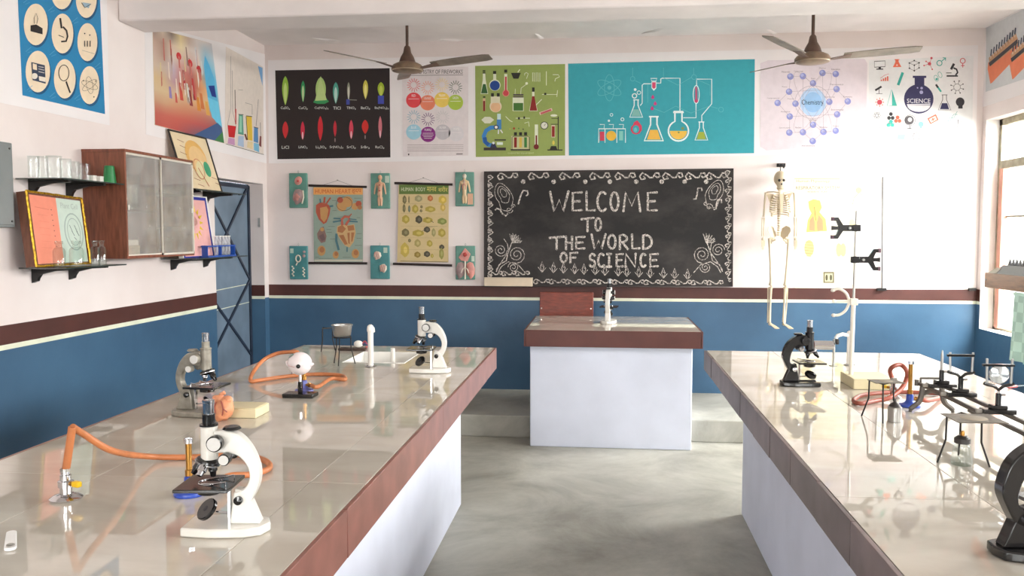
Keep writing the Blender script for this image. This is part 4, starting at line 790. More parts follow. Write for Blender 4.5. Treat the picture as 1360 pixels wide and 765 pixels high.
# ================================================================== relief models
GRN = M('plaque_green', (92, 142, 128), .4, var=.12, scale=9); GRN2 = M('plaque_teal', (72, 136, 138), .4, var=.12, scale=9); SKIN = M('model_skin', (216, 168, 136), .4, var=.08); PNK = M('model_pink', (206, 140, 130), .4, var=.12, scale=14); REDM = M('model_red', (190, 72, 66), .4, var=.15, scale=14); IV = M('model_ivory', (222, 210, 192), .4, var=.08); GRY = M('model_grey_pink', (168, 142, 140), .4, var=.12, scale=20); LBL = M('paper_label', (190, 206, 190), .6)
def plaque(label, x0, y0, x1, y1, mat, kind):
    a, b = on(x0, y0, 'y', YB - .02), on(x1, y1, 'y', YB - .02); w = b.x - a.x; h = a.z - b.z; cx = (a.x + b.x) / 2
    t = thing('relief_model', label, 'anatomy model', (cx, YB, b.z), group='relief models on the back wall', world=True)
    MB(mat).box(a.x, b.x, YB - .022, YB - .001, b.z, a.z).build('backing_board', t, bevel=.006)
    MB(STEEL).tube([(cx, YB - .01, a.z), (cx - .006, YB - .01, a.z + .014), (cx, YB - .01, a.z + .024), (cx + .006, YB - .01, a.z + .014), (cx, YB - .01, a.z)], .002, 6).build('hook', t)
    def P(u, v, d=0): return Vector((a.x + u * w, YB - .022 - d, a.z - v * h))
    def blob(name, u, v, ru, rv, d, m, rot=0, nz=0): MB(m).ell(P(u, v), (ru * w, d, rv * h), 14, 9, Matrix.Rotation(rot, 3, 'Y'), noise=nz).build(name, t)
    if kind == 'eye': blob('eye_section', .52, .22, .20, .13, .014, PNK, .5); blob('iris', .52, .23, .09, .05, .02, REDM); blob('organ', .5, .68, .30, .22, .016, GRY, .15, .2); blob('organ_core', .46, .70, .2, .14, .022, PNK, 0, .3); MB(IV).tube([P(.78, .5, .008), P(.82, .7, .01), P(.72, .88, .008)], .006, 8).build('vessel', t)
    if kind == 'cells':
        MB(IV).tube([P(.5 + .13 * math.cos(k * PI / 6), .38 + .1 * math.sin(k * PI / 6), .006) for k in range(12)], .006, 6, True).build('loop', t); MB(IV).tube([P(.45, .5, .006), P(.38, .58, .006)], .005, 6).build('stalk', t)
        for i in range(6): blob('cell', .16 + .06 * (i % 2), .62 + i * .055, .05, .025, .01, IV); blob('cell', .75 + .06 * (i % 2), .66 + i * .05, .05, .025, .01, IV)
        blob('nucleus', .8, .3, .09, .05, .012, GRY); blob('nucleus', .82, .18, .08, .04, .012, GRY); MB(LBL).box(P(.06, 0).x, P(.24, 0).x, YB - .0235, YB - .022, P(0, .22).z, P(0, .08).z).build('label', t)
    if kind in ('man', 'torso'):
        blob('head', .5, .13, .11, .08, .02, SKIN if kind == 'man' else IV)
        m = SKIN if kind == 'man' else M('model_cream', (218, 190, 150), .4, var=.08)
        # one continuous skinned figure
        sk = [('h', .5, .17, .06 * w), ('n', .5, .23, .055 * w), ('c', .5, .32, .13 * w), ('b', .5, .48, .115 * w), ('p', .5, .56, .13 * w), ('ls', .30, .29, .055 * w), ('rs', .70, .29, .055 * w), ('le', .24, .46, .045 * w), ('re', .76, .46, .045 * w), ('lh', .2, .6, .035 * w), ('rh', .8, .6, .035 * w), ('lk', .43, .74, .075 * w), ('rk', .57, .74, .075 * w), ('lf', .44, .93, .05 * w), ('rf', .56, .93, .05 * w)]
        if kind == 'torso': sk = [(n_, u if 'h' != n_ else u, v, r * 1.15) for n_, u, v, r in sk]
        E = ['hn', 'nc', 'cb', 'bp', ('c', 'ls'), ('c', 'rs'), ('ls', 'le'), ('rs', 're'), ('le', 'lh'), ('re', 'rh'), ('p', 'lk'), ('p', 'rk'), ('lk', 'lf'), ('rk', 'rf')]
        nm = [s_[0] for s_ in sk]; me = bpy.data.meshes.new('figure'); off = Vector(t['_w'])
        me.from_pydata([tuple(P(u, v, .004) - off) for _, u, v, _ in sk], [(nm.index(e[0]), nm.index(e[1])) for e in E], []); me.materials.append(m)
        o = bpy.data.objects.new('figure', me); COL.objects.link(o); o.parent = t
        s1 = o.modifiers.new('skin', 'SKIN'); o.modifiers.new('sub', 'SUBSURF').levels = 2; o.modifiers['sub'].render_levels = 2; s1.use_smooth_shade = True
        for i, (_, _, _, r) in enumerate(sk): me.skin_vertices[0].data[i].radius = (r, r)
        me.skin_vertices[0].data[4].use_root = True
        if kind == 'man':
            for v, ru, c in ((.34, .07, REDM), (.42, .06, PNK), (.50, .08, REDM)): blob('organ', .5, v, ru, .03, .125 * w + .008, c)
            MB(LBL).box(P(.76, 0).x, P(.97, 0).x, YB - .0235, YB - .022, P(0, .27).z, P(0, .08).z).build('label', t)
        else:
            MB(GRY).tube([P(.5, .24, .125 * w), P(.5, .45, .125 * w)], .004, 6).build('spine_line', t)
            for k in (-1, 1): MB(PNK).tube([P(.5, .34, .12 * w + .004), P(.5 + k * .1, .42, .10 * w + .004), P(.5 + k * .07, .52, .10 * w + .004)], .004, 6).build('nerve', t)
            MB(SKIN).box(P(.66, 0).x, P(.95, 0).x, YB - .0245, YB - .022, P(0, .95).z, P(0, .63).z).build('label', t)
    if kind == 'brains':
        for u, v, s_ in ((.38, .3, 1), (.68, .68, -1)):
            blob('brain', u, v, .19, .125, .018, IV, s_ * .3, .25)
            for k in (-.08, 0, .08): MB(PNK).tube([P(u + k - .04 * s_, v - .1, .012), P(u + k * 1.3, v, .020), P(u + k + .04 * s_, v + .1, .012)], .0035, 6).build('vessel', t)
        MB(GRN2).box(P(.04, 0).x, P(.42, 0).x, YB - .028, YB - .022, P(0, .96).z, P(0, .55).z).build('step', t); MB(LBL).box(P(.7, 0).x, P(.9, 0).x, YB - .0235, YB - .022, P(0, .22).z, P(0, .06).z).build('label', t)
    if kind == 'lungs':
        MB(PNK).prism([P(.16, .34), P(.5, .06), P(.78, .24), P(.62, .46), (P(.3, .44))], (0, -.016, 0)).build('head_section', t, bevel=.004); blob('nasal_cavity', .5, .26, .15, .09, .024, REDM, .3, .2)
        blob('lung', .26, .72, .25, .24, .02, GRY, .1, .2); blob('lung', .77, .72, .23, .24, .018, PNK, -.1, .2); MB(IV).tube([P(.5, .44, .012), P(.51, .62, .018), P(.5, .98, .016)], .006, 8).build('windpipe', t)
        for k in (-1, 1): MB(IV).tube([P(.5, .62, .018), P(.5 + k * .14, .7, .022), P(.5 + k * .2, .8, .02)], .004, 6).build('bronchus', t)
        MB(LBL).box(P(.82, 0).x, P(.97, 0).x, YB - .0235, YB - .022, P(0, .46).z, P(0, .3).z).build('label', t)
plaque('green relief plaque of an eye and round organ above the heart chart', 383.5, 230, 408.5, 276, GRN, 'eye')
plaque('teal relief plaque with looped chain of cells, lower left beside the heart chart', 384, 326.5, 409, 371, GRN2, 'cells')
plaque('green relief plaque of a slim pinkish human figure showing organs', 492, 230, 518, 277, GRN, 'man')
plaque('teal relief plaque with two small brains side by side diagonally', 491.5, 326, 517.5, 370.5, GRN2, 'brains')
plaque('green relief plaque of a cream human torso with nerves by the blackboard', 604.5, 228.5, 629.5, 273.8, GRN, 'torso')
plaque('green relief plaque of head section above two lungs', 605, 326.5, 631, 371.5, GRN, 'lungs')
# ================================================================== left wall
WL0 = wall_map('x', XL + .0015, 1); WL1 = wall_map('x', XL + .0032, 1)
poster('wall_sheet', 'white flex sheet behind the blue icon poster', [(-40, -40), (141, -40), (145.5, 166.5), (-40, 128)], PAPER, None, cat='sheet', wm=WL0)[0]
t, A = poster('icon_poster', 'blue poster of cream discs with science icons high on the wall', [(22, -40), (131, -40), (139.5, 151.5), (30, 126.5)], ink((38, 128, 178)), None, wm=WL1)
def I(x, y): return (x / 3.325, y / 3.325)
def ip(*p): return [I(a, b) for a, b in p]
CRM = (236, 216, 188); SHD = (28, 84, 122)
discs = [(157, 108, 53, 92), (275, 148, 48, 88), (385, 186, 44, 84), (166, 316, 54, 92), (285, 348, 48, 87), (394, 376, 44, 84), (272, -45, 50, 86), (380, -3, 46, 82), (150, -120, 53, 92)]
for x, y, a, b in discs: 
    A.icon('printed_disc').ell(*I(x + 6, y + 10), a / 3.325, b / 3.325, SHD, 28).ell(*I(x, y), a / 3.325, b / 3.325, CRM, 28)
A.flush(); A.L0 = 3
A.icon('printed_burner').poly(ip((133, 112), (158, 108), (186, 125), (186, 152), (133, 138)), K_).line(ip((150, 105), (148, 80), (157, 58), (165, 82), (160, 105)), .8, (120, 110, 100))
A.icon('printed_microscope').line(ip((276, 118), (292, 135), (297, 160), (290, 182), (268, 184)), 2.2, K_).line(ip((264, 80), (270, 125)), 2.4, K_).line(ip((256, 155), (280, 165)), 1, K_)
A.icon('printed_test_tubes')
for x in (372, 384, 396): A.line(ip((x, 180), (x, 206)), 1.4, (90, 82, 76))
A.circ(*I(372, 148), .9, K_).circ(*I(394, 155), .9, K_).line(ip((360, 222), (415, 238)), .5, (150, 140, 120))
A.icon('printed_data_sheet').poly(ip((136, 274), (196, 288), (200, 370), (142, 354)), (52, 62, 84)).poly(ip((142, 280), (160, 285), (161, 310), (143, 306)), CRM).circ(*I(150, 336), 4, (230, 220, 205)).poly(ip((168, 336), (198, 342), (198, 362), (170, 356)), (230, 220, 205)).line(ip((166, 294), (190, 298)), 1, (200, 195, 190)).line(ip((166, 304), (192, 310)), 1, (200, 195, 190)).line(ip((166, 316), (192, 322)), 1, (200, 195, 190))
A.icon('printed_magnifier').ring(*I(280, 322), 6.8, 10.5, 1.0, K_).line(ip((290, 360), (308, 410)), 2, K_)
A.icon('printed_atom')
for a in (.4, 1.4, 2.5): A.ring(*I(394, 376), 11.5, 4.2, .45, (90, 80, 70), 24, a)
for p in ((366, 356), (420, 358), (412, 428)): A.circ(*I(*p), .9, K_, 8)
A.icon('printed_bottle').poly(ip((362, 10), (398, 16), (390, 36), (370, 30)), (150, 176, 190)).line(ip((358, 12), (372, 34), (400, 18)), .8, K_)
A.icon('faint_marks')
for x, y in ((330, 90), (225, 40), (115, 5), (125, 220), (230, 235), (430, 290), (340, 430), (130, 390), (230, 420)): A.line(ip((x - 14, y + 8), (x + 10, y - 12)), .6, (92, 162, 200)).line(ip((x - 6, y + 14), (x + 14, y + 6)), .5, (92, 162, 200))
A.flush()
poster('wall_sheet', 'white flex sheet behind the two lab picture posters above the door', [(192, 30), (352, 72), (354, 217), (194, 178.5)], PAPER, None, cat='sheet', wm=WL0)
t, A = poster('lab_photo_poster', 'colourful blurred laboratory photo poster with a blue gloved hand', [(202.5, 36), (278, 57), (298, 190.5), (205.5, 166)], ink((214, 192, 170)), None, wm=WL1)
qm = quad_map(on(203, 37, 'x', XL + .0032), on(281, 58, 'x', XL + .0032), on(297.5, 190, 'x', XL + .0032), on(206, 165.5, 'x', XL + .0032), (1, 0, 0))
color_field('printed_photo', qm, 0, 0, 100, 100, [
 [(150, 132, 120), (222, 204, 186), (120, 104, 96), (228, 206, 150), (206, 178, 160), (226, 214, 208), (226, 214, 206), (206, 198, 200)],
 [(196, 166, 150), (170, 140, 124), (214, 190, 170), (230, 212, 170), (214, 196, 186), (218, 206, 200), (160, 196, 214), (196, 206, 214)],
 [(206, 180, 166), (176, 146, 130), (216, 200, 186), (210, 180, 170), (206, 170, 160), (222, 200, 186), (120, 186, 216), (160, 204, 222)],
 [(210, 188, 168), (200, 180, 164), (196, 176, 190), (210, 130, 120), (184, 110, 104), (214, 160, 120), (96, 176, 214), (110, 190, 226)],
 [(214, 186, 140), (206, 176, 140), (190, 150, 160), (206, 130, 100), (170, 90, 84), (220, 150, 100), (222, 190, 150), (120, 196, 226)],
 [(212, 186, 150), (216, 190, 150), (216, 184, 150), (216, 180, 140), (220, 180, 130), (222, 186, 140), (220, 196, 160), (150, 190, 210)],
 [(198, 150, 120), (206, 160, 126), (208, 150, 116), (206, 140, 108), (204, 136, 108), (200, 134, 112), (196, 140, 124), (176, 140, 140)],
 [(190, 96, 84), (198, 104, 88), (200, 100, 86), (196, 96, 84), (190, 90, 84), (180, 86, 86), (160, 84, 90), (130, 90, 104)],
 [(190, 88, 80), (194, 92, 82), (188, 84, 78), (160, 84, 90), (120, 92, 114), (96, 102, 130), (88, 106, 134), (80, 110, 124)]], t, sub=5)
A.mp = qm
for x, y, w, h, c in ((22, 62, 4, 12, (150, 130, 180)), (38, 58, 5, 18, (204, 84, 70)), (44, 45, 4, 20, (190, 60, 66)), (52, 62, 5, 16, (150, 60, 60)), (58, 52, 4, 22, (196, 70, 70)), (64, 66, 6, 14, (216, 140, 60)), (70, 62, 6, 16, (206, 120, 70)), (78, 68, 6, 14, (224, 170, 90)), (30, 66, 3, 10, (200, 90, 80))): A.icon('printed_glassware'); A.poly([(x - w / 2, y - h / 2), (x - w / 2, y + h / 2), (x + w / 2, y + h / 2), (x + w * .2, y - h / 2)], c)
for x, y in ((38, 22), (56, 26), (70, 30)): A.icon('printed_clamp'); A.circ(x, y, 4, (208, 62, 66), 10).rect(x - 1.2, y, x + 1.2, y + 12, (206, 120, 110))
rs = random.Random(3)
for k in range(26):
    x = rs.uniform(3, 76); y = rs.uniform(6, 52); A.icon('printed_glassware').poly([(x, y), (x, y + rs.uniform(10, 24)), (x + rs.uniform(1.2, 3), y + rs.uniform(10, 24)), (x + 1.6, y)], rs.choice([(232, 222, 210), (224, 206, 190), (196, 170, 156), (150, 124, 112), (214, 196, 150), (206, 210, 214), (196, 110, 100), (230, 226, 222)]))
A.icon('printed_glove').poly([(80, 24), (84, 14), (90, 22), (96, 34), (98, 60), (100, 84), (90, 80), (82, 70), (80, 50)], (92, 178, 220)).poly([(84, 44), (95, 42), (96, 54), (88, 54)], (40, 60, 140)).poly([(80, 56), (98, 58), (100, 84), (84, 76)], (112, 200, 232))
A.icon('printed_bench_edge').poly([(52, 100), (98, 78), (100, 100)], (70, 96, 140)).poly([(84, 100), (100, 88), (100, 100)], (70, 130, 80)); A.flush()
t, A = poster('glassware_poster', 'pale poster of tall flasks with red, green, yellow and blue liquids', [(300, 62), (349.5, 89), (350, 205), (298.5, 191)], ink((226, 214, 204)), None, wm=WL1)
def Kk(x, y): return (190 + x / 3.923, 30 + y / 3.923)
def kp(*p): return [Kk(a, b) for a, b in p]
A.icon('printed_flask').line(kp((456, 175), (456, 450), (440, 530), (446, 590), (476, 596), (484, 540), (466, 460), (464, 250)), .5, (150, 140, 136)).poly(kp((440, 534), (446, 596), (476, 600), (484, 540)), (196, 40, 46)).line(kp((478, 350), (480, 470)), .9, (90, 70, 60)).line(kp((482, 450), (482, 530)), 1.5, (204, 70, 70))
A.icon('printed_cylinder').poly(kp((498, 480), (494, 580), (524, 586), (520, 482)), (96, 160, 140)).poly(kp((502, 486), (500, 570), (514, 572), (514, 488)), (150, 206, 180)).line(kp((496, 478), (522, 480)), .8, K_)
A.icon('printed_cylinder').poly(kp((538, 488), (546, 612), (570, 616), (566, 490)), (226, 190, 70)).line(kp((536, 486), (568, 490)), .9, K_).line(kp((536, 488), (544, 612)), .6, K_).line(kp((530, 580), (540, 612)), 2, (110, 50, 36))
A.icon('printed_cylinder').poly(kp((578, 546), (576, 620), (600, 628), (598, 550)), (90, 140, 190)).line(kp((576, 544), (600, 550)), .8, K_).line(kp((588, 540), (600, 400)), .5, (120, 110, 110)); A.icon('printed_flask').poly(kp((608, 590), (604, 640), (616, 650), (616, 592)), (120, 60, 56)).line(kp((610, 520), (612, 590)), .5, K_)
A.icon('printed_reflection').poly(kp((444, 600), (440, 630), (478, 640), (476, 604)), (200, 150, 190)).poly(kp((496, 590), (492, 640), (524, 650), (524, 592)), (170, 190, 216)).poly(kp((544, 618), (540, 650), (570, 660), (570, 622)), (226, 206, 160)).poly(kp((576, 626), (576, 664), (604, 676), (602, 632)), (120, 180, 210)).line(kp((430, 632), (628, 688)), .6, K_)
A.icon('printed_apparatus').line(kp((532, 418), (568, 428), (568, 480)), .5, (130, 120, 120)).line(kp((496, 350), (520, 352)), .5, (150, 140, 136)).poly(kp((598, 226), (622, 236), (622, 330), (612, 290)), (120, 168, 214)); A.flush()
# grey electrical panel
p = on(16, 190, 'x', XL + .05); q = on(16, 302, 'x', XL + .05)
t = thing('electrical_panel', 'grey metal electrical panel box at the left end of the wall', 'panel', (XL, p.y - .25, q.z), world=True)
PG = M('panel_grey', (128, 132, 132), .5, var=.05)
MB(PG).box(XL + .001, XL + .05, p.y - .5, p.y, q.z, p.z).build('box', t, bevel=.004); MB(PG).box(XL + .0505, XL + .056, p.y - .49, p.y - .012, q.z + .012, p.z - .012).build('door', t, bevel=.002)
for z in (q.z + .03, p.z - .03): MB(DGREY).cyl((XL + .056, p.y - .03, z), (XL + .059, p.y - .03, z), .005, 8).build('screw', t)
# glass shelves on black brackets
SHG = glass('shelf_glass', (150, 164, 158), .22)
def shelf(label, y0, y1, z, ybr, depth=.26):
    t = thing('glass_shelf', label, 'shelf', (XL, (y0 + y1) / 2, z - .06), group='glass wall shelves', world=True)
    MB(SHG).box(XL + .002, XL + depth, y0, y1, z - .007, z).build('glass_plate', t, bevel=.001)
    MB(M('shelf_edge', (40, 52, 48), .3)).box(XL + depth, XL + depth + .002, y0, y1, z - .007, z).build('edge', t)
    for y in ybr:
        c = []
        P = [(.001, -.0075), (depth * .86, -.0075), (depth * .86, -.017), (depth * .5, -.022), (.05, -.04), (.035, -.06), (.03, -.075), (.001, -.085)]
        MB(BLK).prism([(XL + a, y - .012, z + b) for a, b in P], (0, .024, 0)).build('bracket', t)
    return t
shelf('upper left glass shelf holding beakers and a green tumbler', 4.05, 4.6, 1.807, (4.16, 4.47)); shelf('lower left glass shelf under the pink and mint chart', 4.05, 4.6, 1.352, (4.16, 4.47))
shelf('upper right glass shelf carrying the tilted eye picture', 5.46, 6.27, 1.822, (5.6, 6.1)); shelf('lower right glass shelf carrying the blue test tube rack', 5.46, 6.27, 1.356, (5.6, 6.08))
# glassware
LAB = glass('lab_glass', (240, 245, 243), .075); BKG = glass('beaker_glass', (244, 247, 246), .025); GRNP = M('green_plastic', (30, 122, 66), .35, var=.04)
def cup(name, label, cat, c, r0, r1, h, mat, group=None, rim=True):
    t = thing(name, label, cat, c, group=group)
    MB(mat).lathe([(0, .0008), (r0, .0008), (r1, h)], n=20).build('body', t)
    if mat is GRNP: MB(mat).lathe([(r1, h), (r1 * .9, h + .002), (0, h + .003)], n=20).build('bottom', t); return t
    if rim: MB(mat).lathe([(r1 - .001, h), (r1 + .0025, h + .001), (r1 + .0025, h + .003), (r1 - .001, h + .004)], n=20).build('rim', t)
    return t
Z1 = 1.8072
for px, r, h, lab in ((45, .026, .10, 'faint thin glass beaker at the far left of the upper shelf'), (57, .026, .105, 'second thin glass beaker from the left on the upper shelf'), (72, .038, .115, 'largest clear glass beaker on the upper shelf'), (87, .03, .108, 'clear beaker right beside the largest one on the upper shelf'), (98, .03, .1, 'clear beaker in the middle of the upper shelf row'), (111, .036, .096, 'clear beaker nearest the small white boxes on the upper shelf')):
    q = on(px, 232, 'x', XL + .14); cup('beaker', lab, 'beaker', (XL + .14, q.y, Z1), r, r, h, BKG, 'beakers on the upper shelf')
for px, lab in ((122.5, 'small white carton next to the beakers on the upper shelf'), (132, 'small white carton next to the green tumbler')):
    q = on(px, 233, 'x', XL + .16); t = thing('carton', lab, 'carton', (XL + .16, q.y, Z1), group='white cartons on the upper shelf'); MB(WPL).box(-.016, .016, -.016, .016, .0005, .032).build('box', t, bevel=.002); MB(WPL).box(-.017, .017, -.017, .017, .0325, .038).build('lid', t, bevel=.001)
q = on(145.5, 240, 'x', XL + .19); cup('tumbler', 'green plastic tumbler upside down on the upper glass shelf', 'tumbler', (XL + .19, q.y, Z1), .036, .026, .098, GRNP)
def bottle(label, c, r, h, mat, group, cap=None):
    t = thing('reagent_bottle', label, 'bottle', c, group=group)
    MB(mat).lathe([(0, .0008), (r, .0008), (r, h * .62), (r * .8, h * .72), (r * .5, h * .76), (r * .5, h * .88)], n=18).build('body', t)
    MB(cap or mat).lathe([(r * .62, h * .88), (r * .66, h * .9), (r * .66, h), (0, h)], n=18).build('stopper', t); return t
for px, X, r, lab in ((79, .2, .030, 'clear bottle in front of the pink half of the chart'), (102, .2, .036, 'widest clear bottle in front of the mint half of the chart'), (127, .2, .024, 'clear bottle between the chart and the cabinet'), (136, .215, .022, 'rightmost narrow bottle on the lower shelf touching the cabinet')):
    q = on(px, 352, 'x', XL + X); bottle(lab, (XL + X, min(q.y, 4.57), 1.3524), r, .135, LAB, 'reagent bottles on the lower shelf')
# pink and mint framed chart leaning on the wall
zb, zt = 1.3595, 1.738
ya, yb = on(38, 350, 'x', XL + .14).y + .05, on(119, 345, 'x', XL + .14).y
t = thing('study_chart', 'pink and mint chart board with gold tinsel border on the lower shelf', 'chart board', (XL + .1, (ya + yb) / 2, zb), world=True)
a, b, c, d = (XL + .10, ya, zt), (XL + .10, yb, zt - .02), (XL + .14, yb, zb + .001), (XL + .14, ya, zb + .001)
BX = wood('board_side_brown', (112, 70, 52))
qv = [V3(v) for v in (a, b, c, d)]; nrm = (qv[1] - qv[0]).cross(qv[3] - qv[0]).normalized(); nrm = nrm if nrm.x > 0 else -nrm
MB(BX).prism(qv, tuple(-nrm * .05)).build('board', t)
A = Art(quad_map(a, b, c, d, nrm), t)
A.icon('pink_panel').rect(5, 4, 51, 97, (238, 146, 122)).line([(12, 20), (36, 22)], .6, (210, 110, 90)); [A.circ(40, 22 + k * 7.4, .9, (120, 60, 60), 6) for k in range(8)]; [A.line([(14, 30 + k * 9), (32, 31 + k * 9)], .4, (222, 128, 106)) for k in range(6)]
A.icon('mint_panel').rect(51, 4, 97, 97, (200, 214, 202)).ring(77, 52, 17, 27, 2.0, (160, 176, 168)).ring(77, 52, 12, 20, .8, (140, 156, 150)).text('Plant Cell', 58, 18, 90, 10, (170, 180, 172)); [A.line([(70 + k * 3, 42 + (k % 3) * 9), (74 + k * 3, 52 + (k % 3) * 6)], 1, (96, 110, 108)) for k in range(5)]; A.flush()
GOLD = M('gold_tinsel', (206, 160, 44), .3, .6, var=.25, scale=80)
for i in range(4): u, v = qv[i] + nrm * .005, qv[(i + 1) % 4] + nrm * .005; MB(GOLD).tube([u.lerp(v, k / 20) + Vector((random.uniform(-1, 1), 0, random.uniform(-1, 1))) * .0015 for k in range(21)], .006, 6).build('tinsel', t)
# wall cabinet with glass sliding doors
CX, CY0, CY1, CZ0, CZ1 = -2.71, 4.614, 5.42, 1.38, 1.99
t = thing('wall_cabinet', 'brown wooden wall cabinet with two framed glass doors', 'cabinet', (XL, (CY0 + CY1) / 2, CZ0), world=True)
CW = wood('cabinet_wood', (128, 74, 54), .42, (12, 12, 1.6)); CIN = M('cabinet_inside', (236, 230, 224), .6); k = .016
MB(CW).box(XL + .001, CX, CY0, CY0 + k, CZ0, CZ1).build('side_panel', t); MB(CW).box(XL + .001, CX, CY1 - k, CY1, CZ0, CZ1).build('side_panel', t)
MB(CW).box(XL + .001, CX + .004, CY0 - .003, CY1 + .003, CZ1 + .0005, CZ1 + .016).build('top_panel', t); MB(CW).box(XL + .001, CX, CY0 + k, CY1 - k, CZ0, CZ0 + k).build('bottom_panel', t)
MB(CIN).box(XL + .001, XL + .008, CY0 + k, CY1 - k, CZ0 + k, CZ1).build('back_panel', t)
ym = (CY0 + CY1) / 2
SHW = wood('inner_shelf', (84, 62, 48), .5, (12, 2, 12))
for y0, y1, z in ((CY0 + k, ym - .01, 1.655), (ym + .01, CY1 - k, 1.555), (ym + .01, CY1 - k, 1.77)): MB(SHW).box(XL + .009, CX - .05, y0, y1, z, z + .014).build('shelf_board', t)
MB(CW).box(XL + .009, CX - .04, ym - .008, ym + .008, CZ0 + k, CZ1).build('divider', t)
ALU = M('door_frame_white', (214, 206, 194), .4, var=.05); CGL = glass('cabinet_glass', (244, 242, 238), .05, .17)
for i, (y0, y1, X) in enumerate(((CY0 + .006, ym + .012, CX - .012), (ym - .012, CY1 - .006, CX - .002))):
    d = MB(ALU); w = .012; X1 = X + .009
    d.box(X, X1, y0, y1, CZ0 + .012, CZ0 + .012 + w); d.box(X, X1, y0, y1, CZ1 - w, CZ1); d.box(X, X1, y0, y0 + w * (1.2 if i == 0 else .5), CZ0 + .012, CZ1); d.box(X, X1, y1 - w * (.5 if i == 0 else 1.2), y1, CZ0 + .012, CZ1)
    o = d.build('door', t); MB(CGL).box(X + .003, X + .006, y0 + .006, y1 - .006, CZ0 + .024, CZ1 - w).build('glass', o)
    MB(WPL).box(X1 + .0003, X1 + .006, y1 - .035 if i else y0 + .02, y1 - .026 if i else y0 + .029, 1.66, 1.69).build('handle', o)
for y, h, lab in ((4.80, .034, 'lower cream box stacked inside the cabinet'),): 
    o = thing('cream_box', lab, 'box', (XL + .12, y, CZ0 + k), group='boxes in the cabinet'); MB(LW).box(-.06, .06, -.09, .09, .0005, .04).build('body', o, bevel=.002); MB(LW).box(-.062, .062, -.092, .092, .041, .058).build('lid', o, bevel=.002)
o = thing('cream_box', 'upper thin cream box stacked inside the cabinet', 'box', (XL + .12, 4.82, CZ0 + k + .0585), group='boxes in the cabinet'); MB(WPL).box(-.05, .05, -.075, .075, .0005, .022).build('body', o, bevel=.002); MB(WPL).box(-.052, .052, -.077, .077, .0225, .032).build('lid', o, bevel=.002)
for y, z, r, h, lab in ((4.72, 1.6692, .025, .16, 'tall glass jar at the left of the cabinet top shelf'), (4.84, 1.6692, .022, .14, 'slim glass jar in the middle of the cabinet top shelf'), (4.94, 1.6692, .026, .15, 'glass jar nearest the cabinet divider'), (5.12, 1.5692, .05, .06, 'low glass bowl on the middle cabinet shelf')): cup('glass_jar', lab, 'jar', (XL + .12, y, z), r, r * 1.05, h, LAB, 'glassware in the cabinet')
bottle('small bottle at the right end of the cabinet floor', (XL + .13, 5.33, CZ0 + k), .024, .1, LAB, 'glassware in the cabinet'); 
o = thing('wood_block', 'small brown block on the cabinet floor at the divider', 'block', (XL + .18, 5.1, CZ0 + k)); MB(CW).box(-.03, .03, -.05, .05, .0005, .022).build('block', o, bevel=.002); MB(SHW).box(-.02, .02, -.04, .04, .0225, .026).build('top', o)
# tilted eye picture on the upper right shelf
X0, X1 = XL + .13, XL + .012; zb = 1.8305
ya, yb = 5.57, 6.12; zt = 2.228
t = thing('framed_picture', 'black framed eye drawing leaning on the wall above the cabinet', 'picture', (XL + .12, (ya + yb) / 2, zb), world=True)
qv = [Vector((X1, ya, zt)), Vector((X1, yb, zt)), Vector((X0, yb, zb)), Vector((X0, ya, zb))]; nrm = Vector((zt - zb, 0, X0 - X1)).normalized()
MB(M('picture_board', (228, 208, 172), .5, var=.05)).prism(qv, tuple(nrm * .006)).build('board', t)
qf = [v + nrm * .007 for v in qv]; A = Art(quad_map(*[v + nrm * .0062 for v in qv], nrm), t)
A.icon('printed_eye').ell(55, 40, 28, 30, (226, 178, 104)).ell(58, 46, 24, 26, (230, 194, 140)).ell(62, 66, 18, 20, (226, 214, 170)).ell(76, 60, 9, 14, (74, 160, 120)).ring(52, 62, 13, 18, 1.4, (196, 120, 90)).line([(50, 60), (58, 76), (66, 92)], 2, (190, 110, 86)); A.icon('label_lines')
for x, y in ((18, 24), (14, 36), (16, 14), (30, 80), (36, 90), (82, 74), (88, 84)): A.line([(x, y), (x + 16, y + 3)], 1.0, (150, 90, 70))
A.flush()
PFR = M('picture_frame_black', (38, 32, 30), .4)
for i in range(4): u, v = qf[i], qf[(i + 1) % 4]; MB(PFR).tube([u, v], .007, 6).build('frame_strip', t)
# pink sunflower picture on the lower right shelf
X0, X1 = XL + .16, XL + .10; zb = 1.3585; zt = 1.79; ya, yb = 5.462, 5.95
t = thing('framed_picture', 'pink picture with a yellow sunflower shape and blue border', 'picture', (XL + .1, (ya + yb) / 2, zb), world=True)
qv = [Vector((X1, ya, zt)), Vector((X1, yb, zt)), Vector((X0, yb, zb)), Vector((X0, ya, zb))]; nrm = Vector((zt - zb, 0, X0 - X1)).normalized()
MB(WPL).prism(qv, tuple(-nrm * .03)).build('board', t); A = Art(quad_map(*qv, nrm), t)
A.icon('pink_panel').rect(2, 2, 95, 100, (48, 56, 150)).rect(6, 7, 90, 98, (238, 180, 176)); A.icon('printed_sunflower').circ(46, 44, 20, (232, 196, 50)).circ(46, 44, 11, (196, 130, 50))
for k in range(14): a = k * 2 * PI / 14; A.poly([(46 + 18 * math.cos(a - .16), 44 + 18 * math.sin(a - .16)), (46 + 29 * math.cos(a), 44 + 29 * math.sin(a)), (46 + 18 * math.cos(a + .16), 44 + 18 * math.sin(a + .16))], (236, 200, 60))
A.icon('label_lines'); [A.line([(68, 18 + k * 14), (84, 16 + k * 14)], .8, (120, 80, 110)) for k in range(6)]; A.flush()
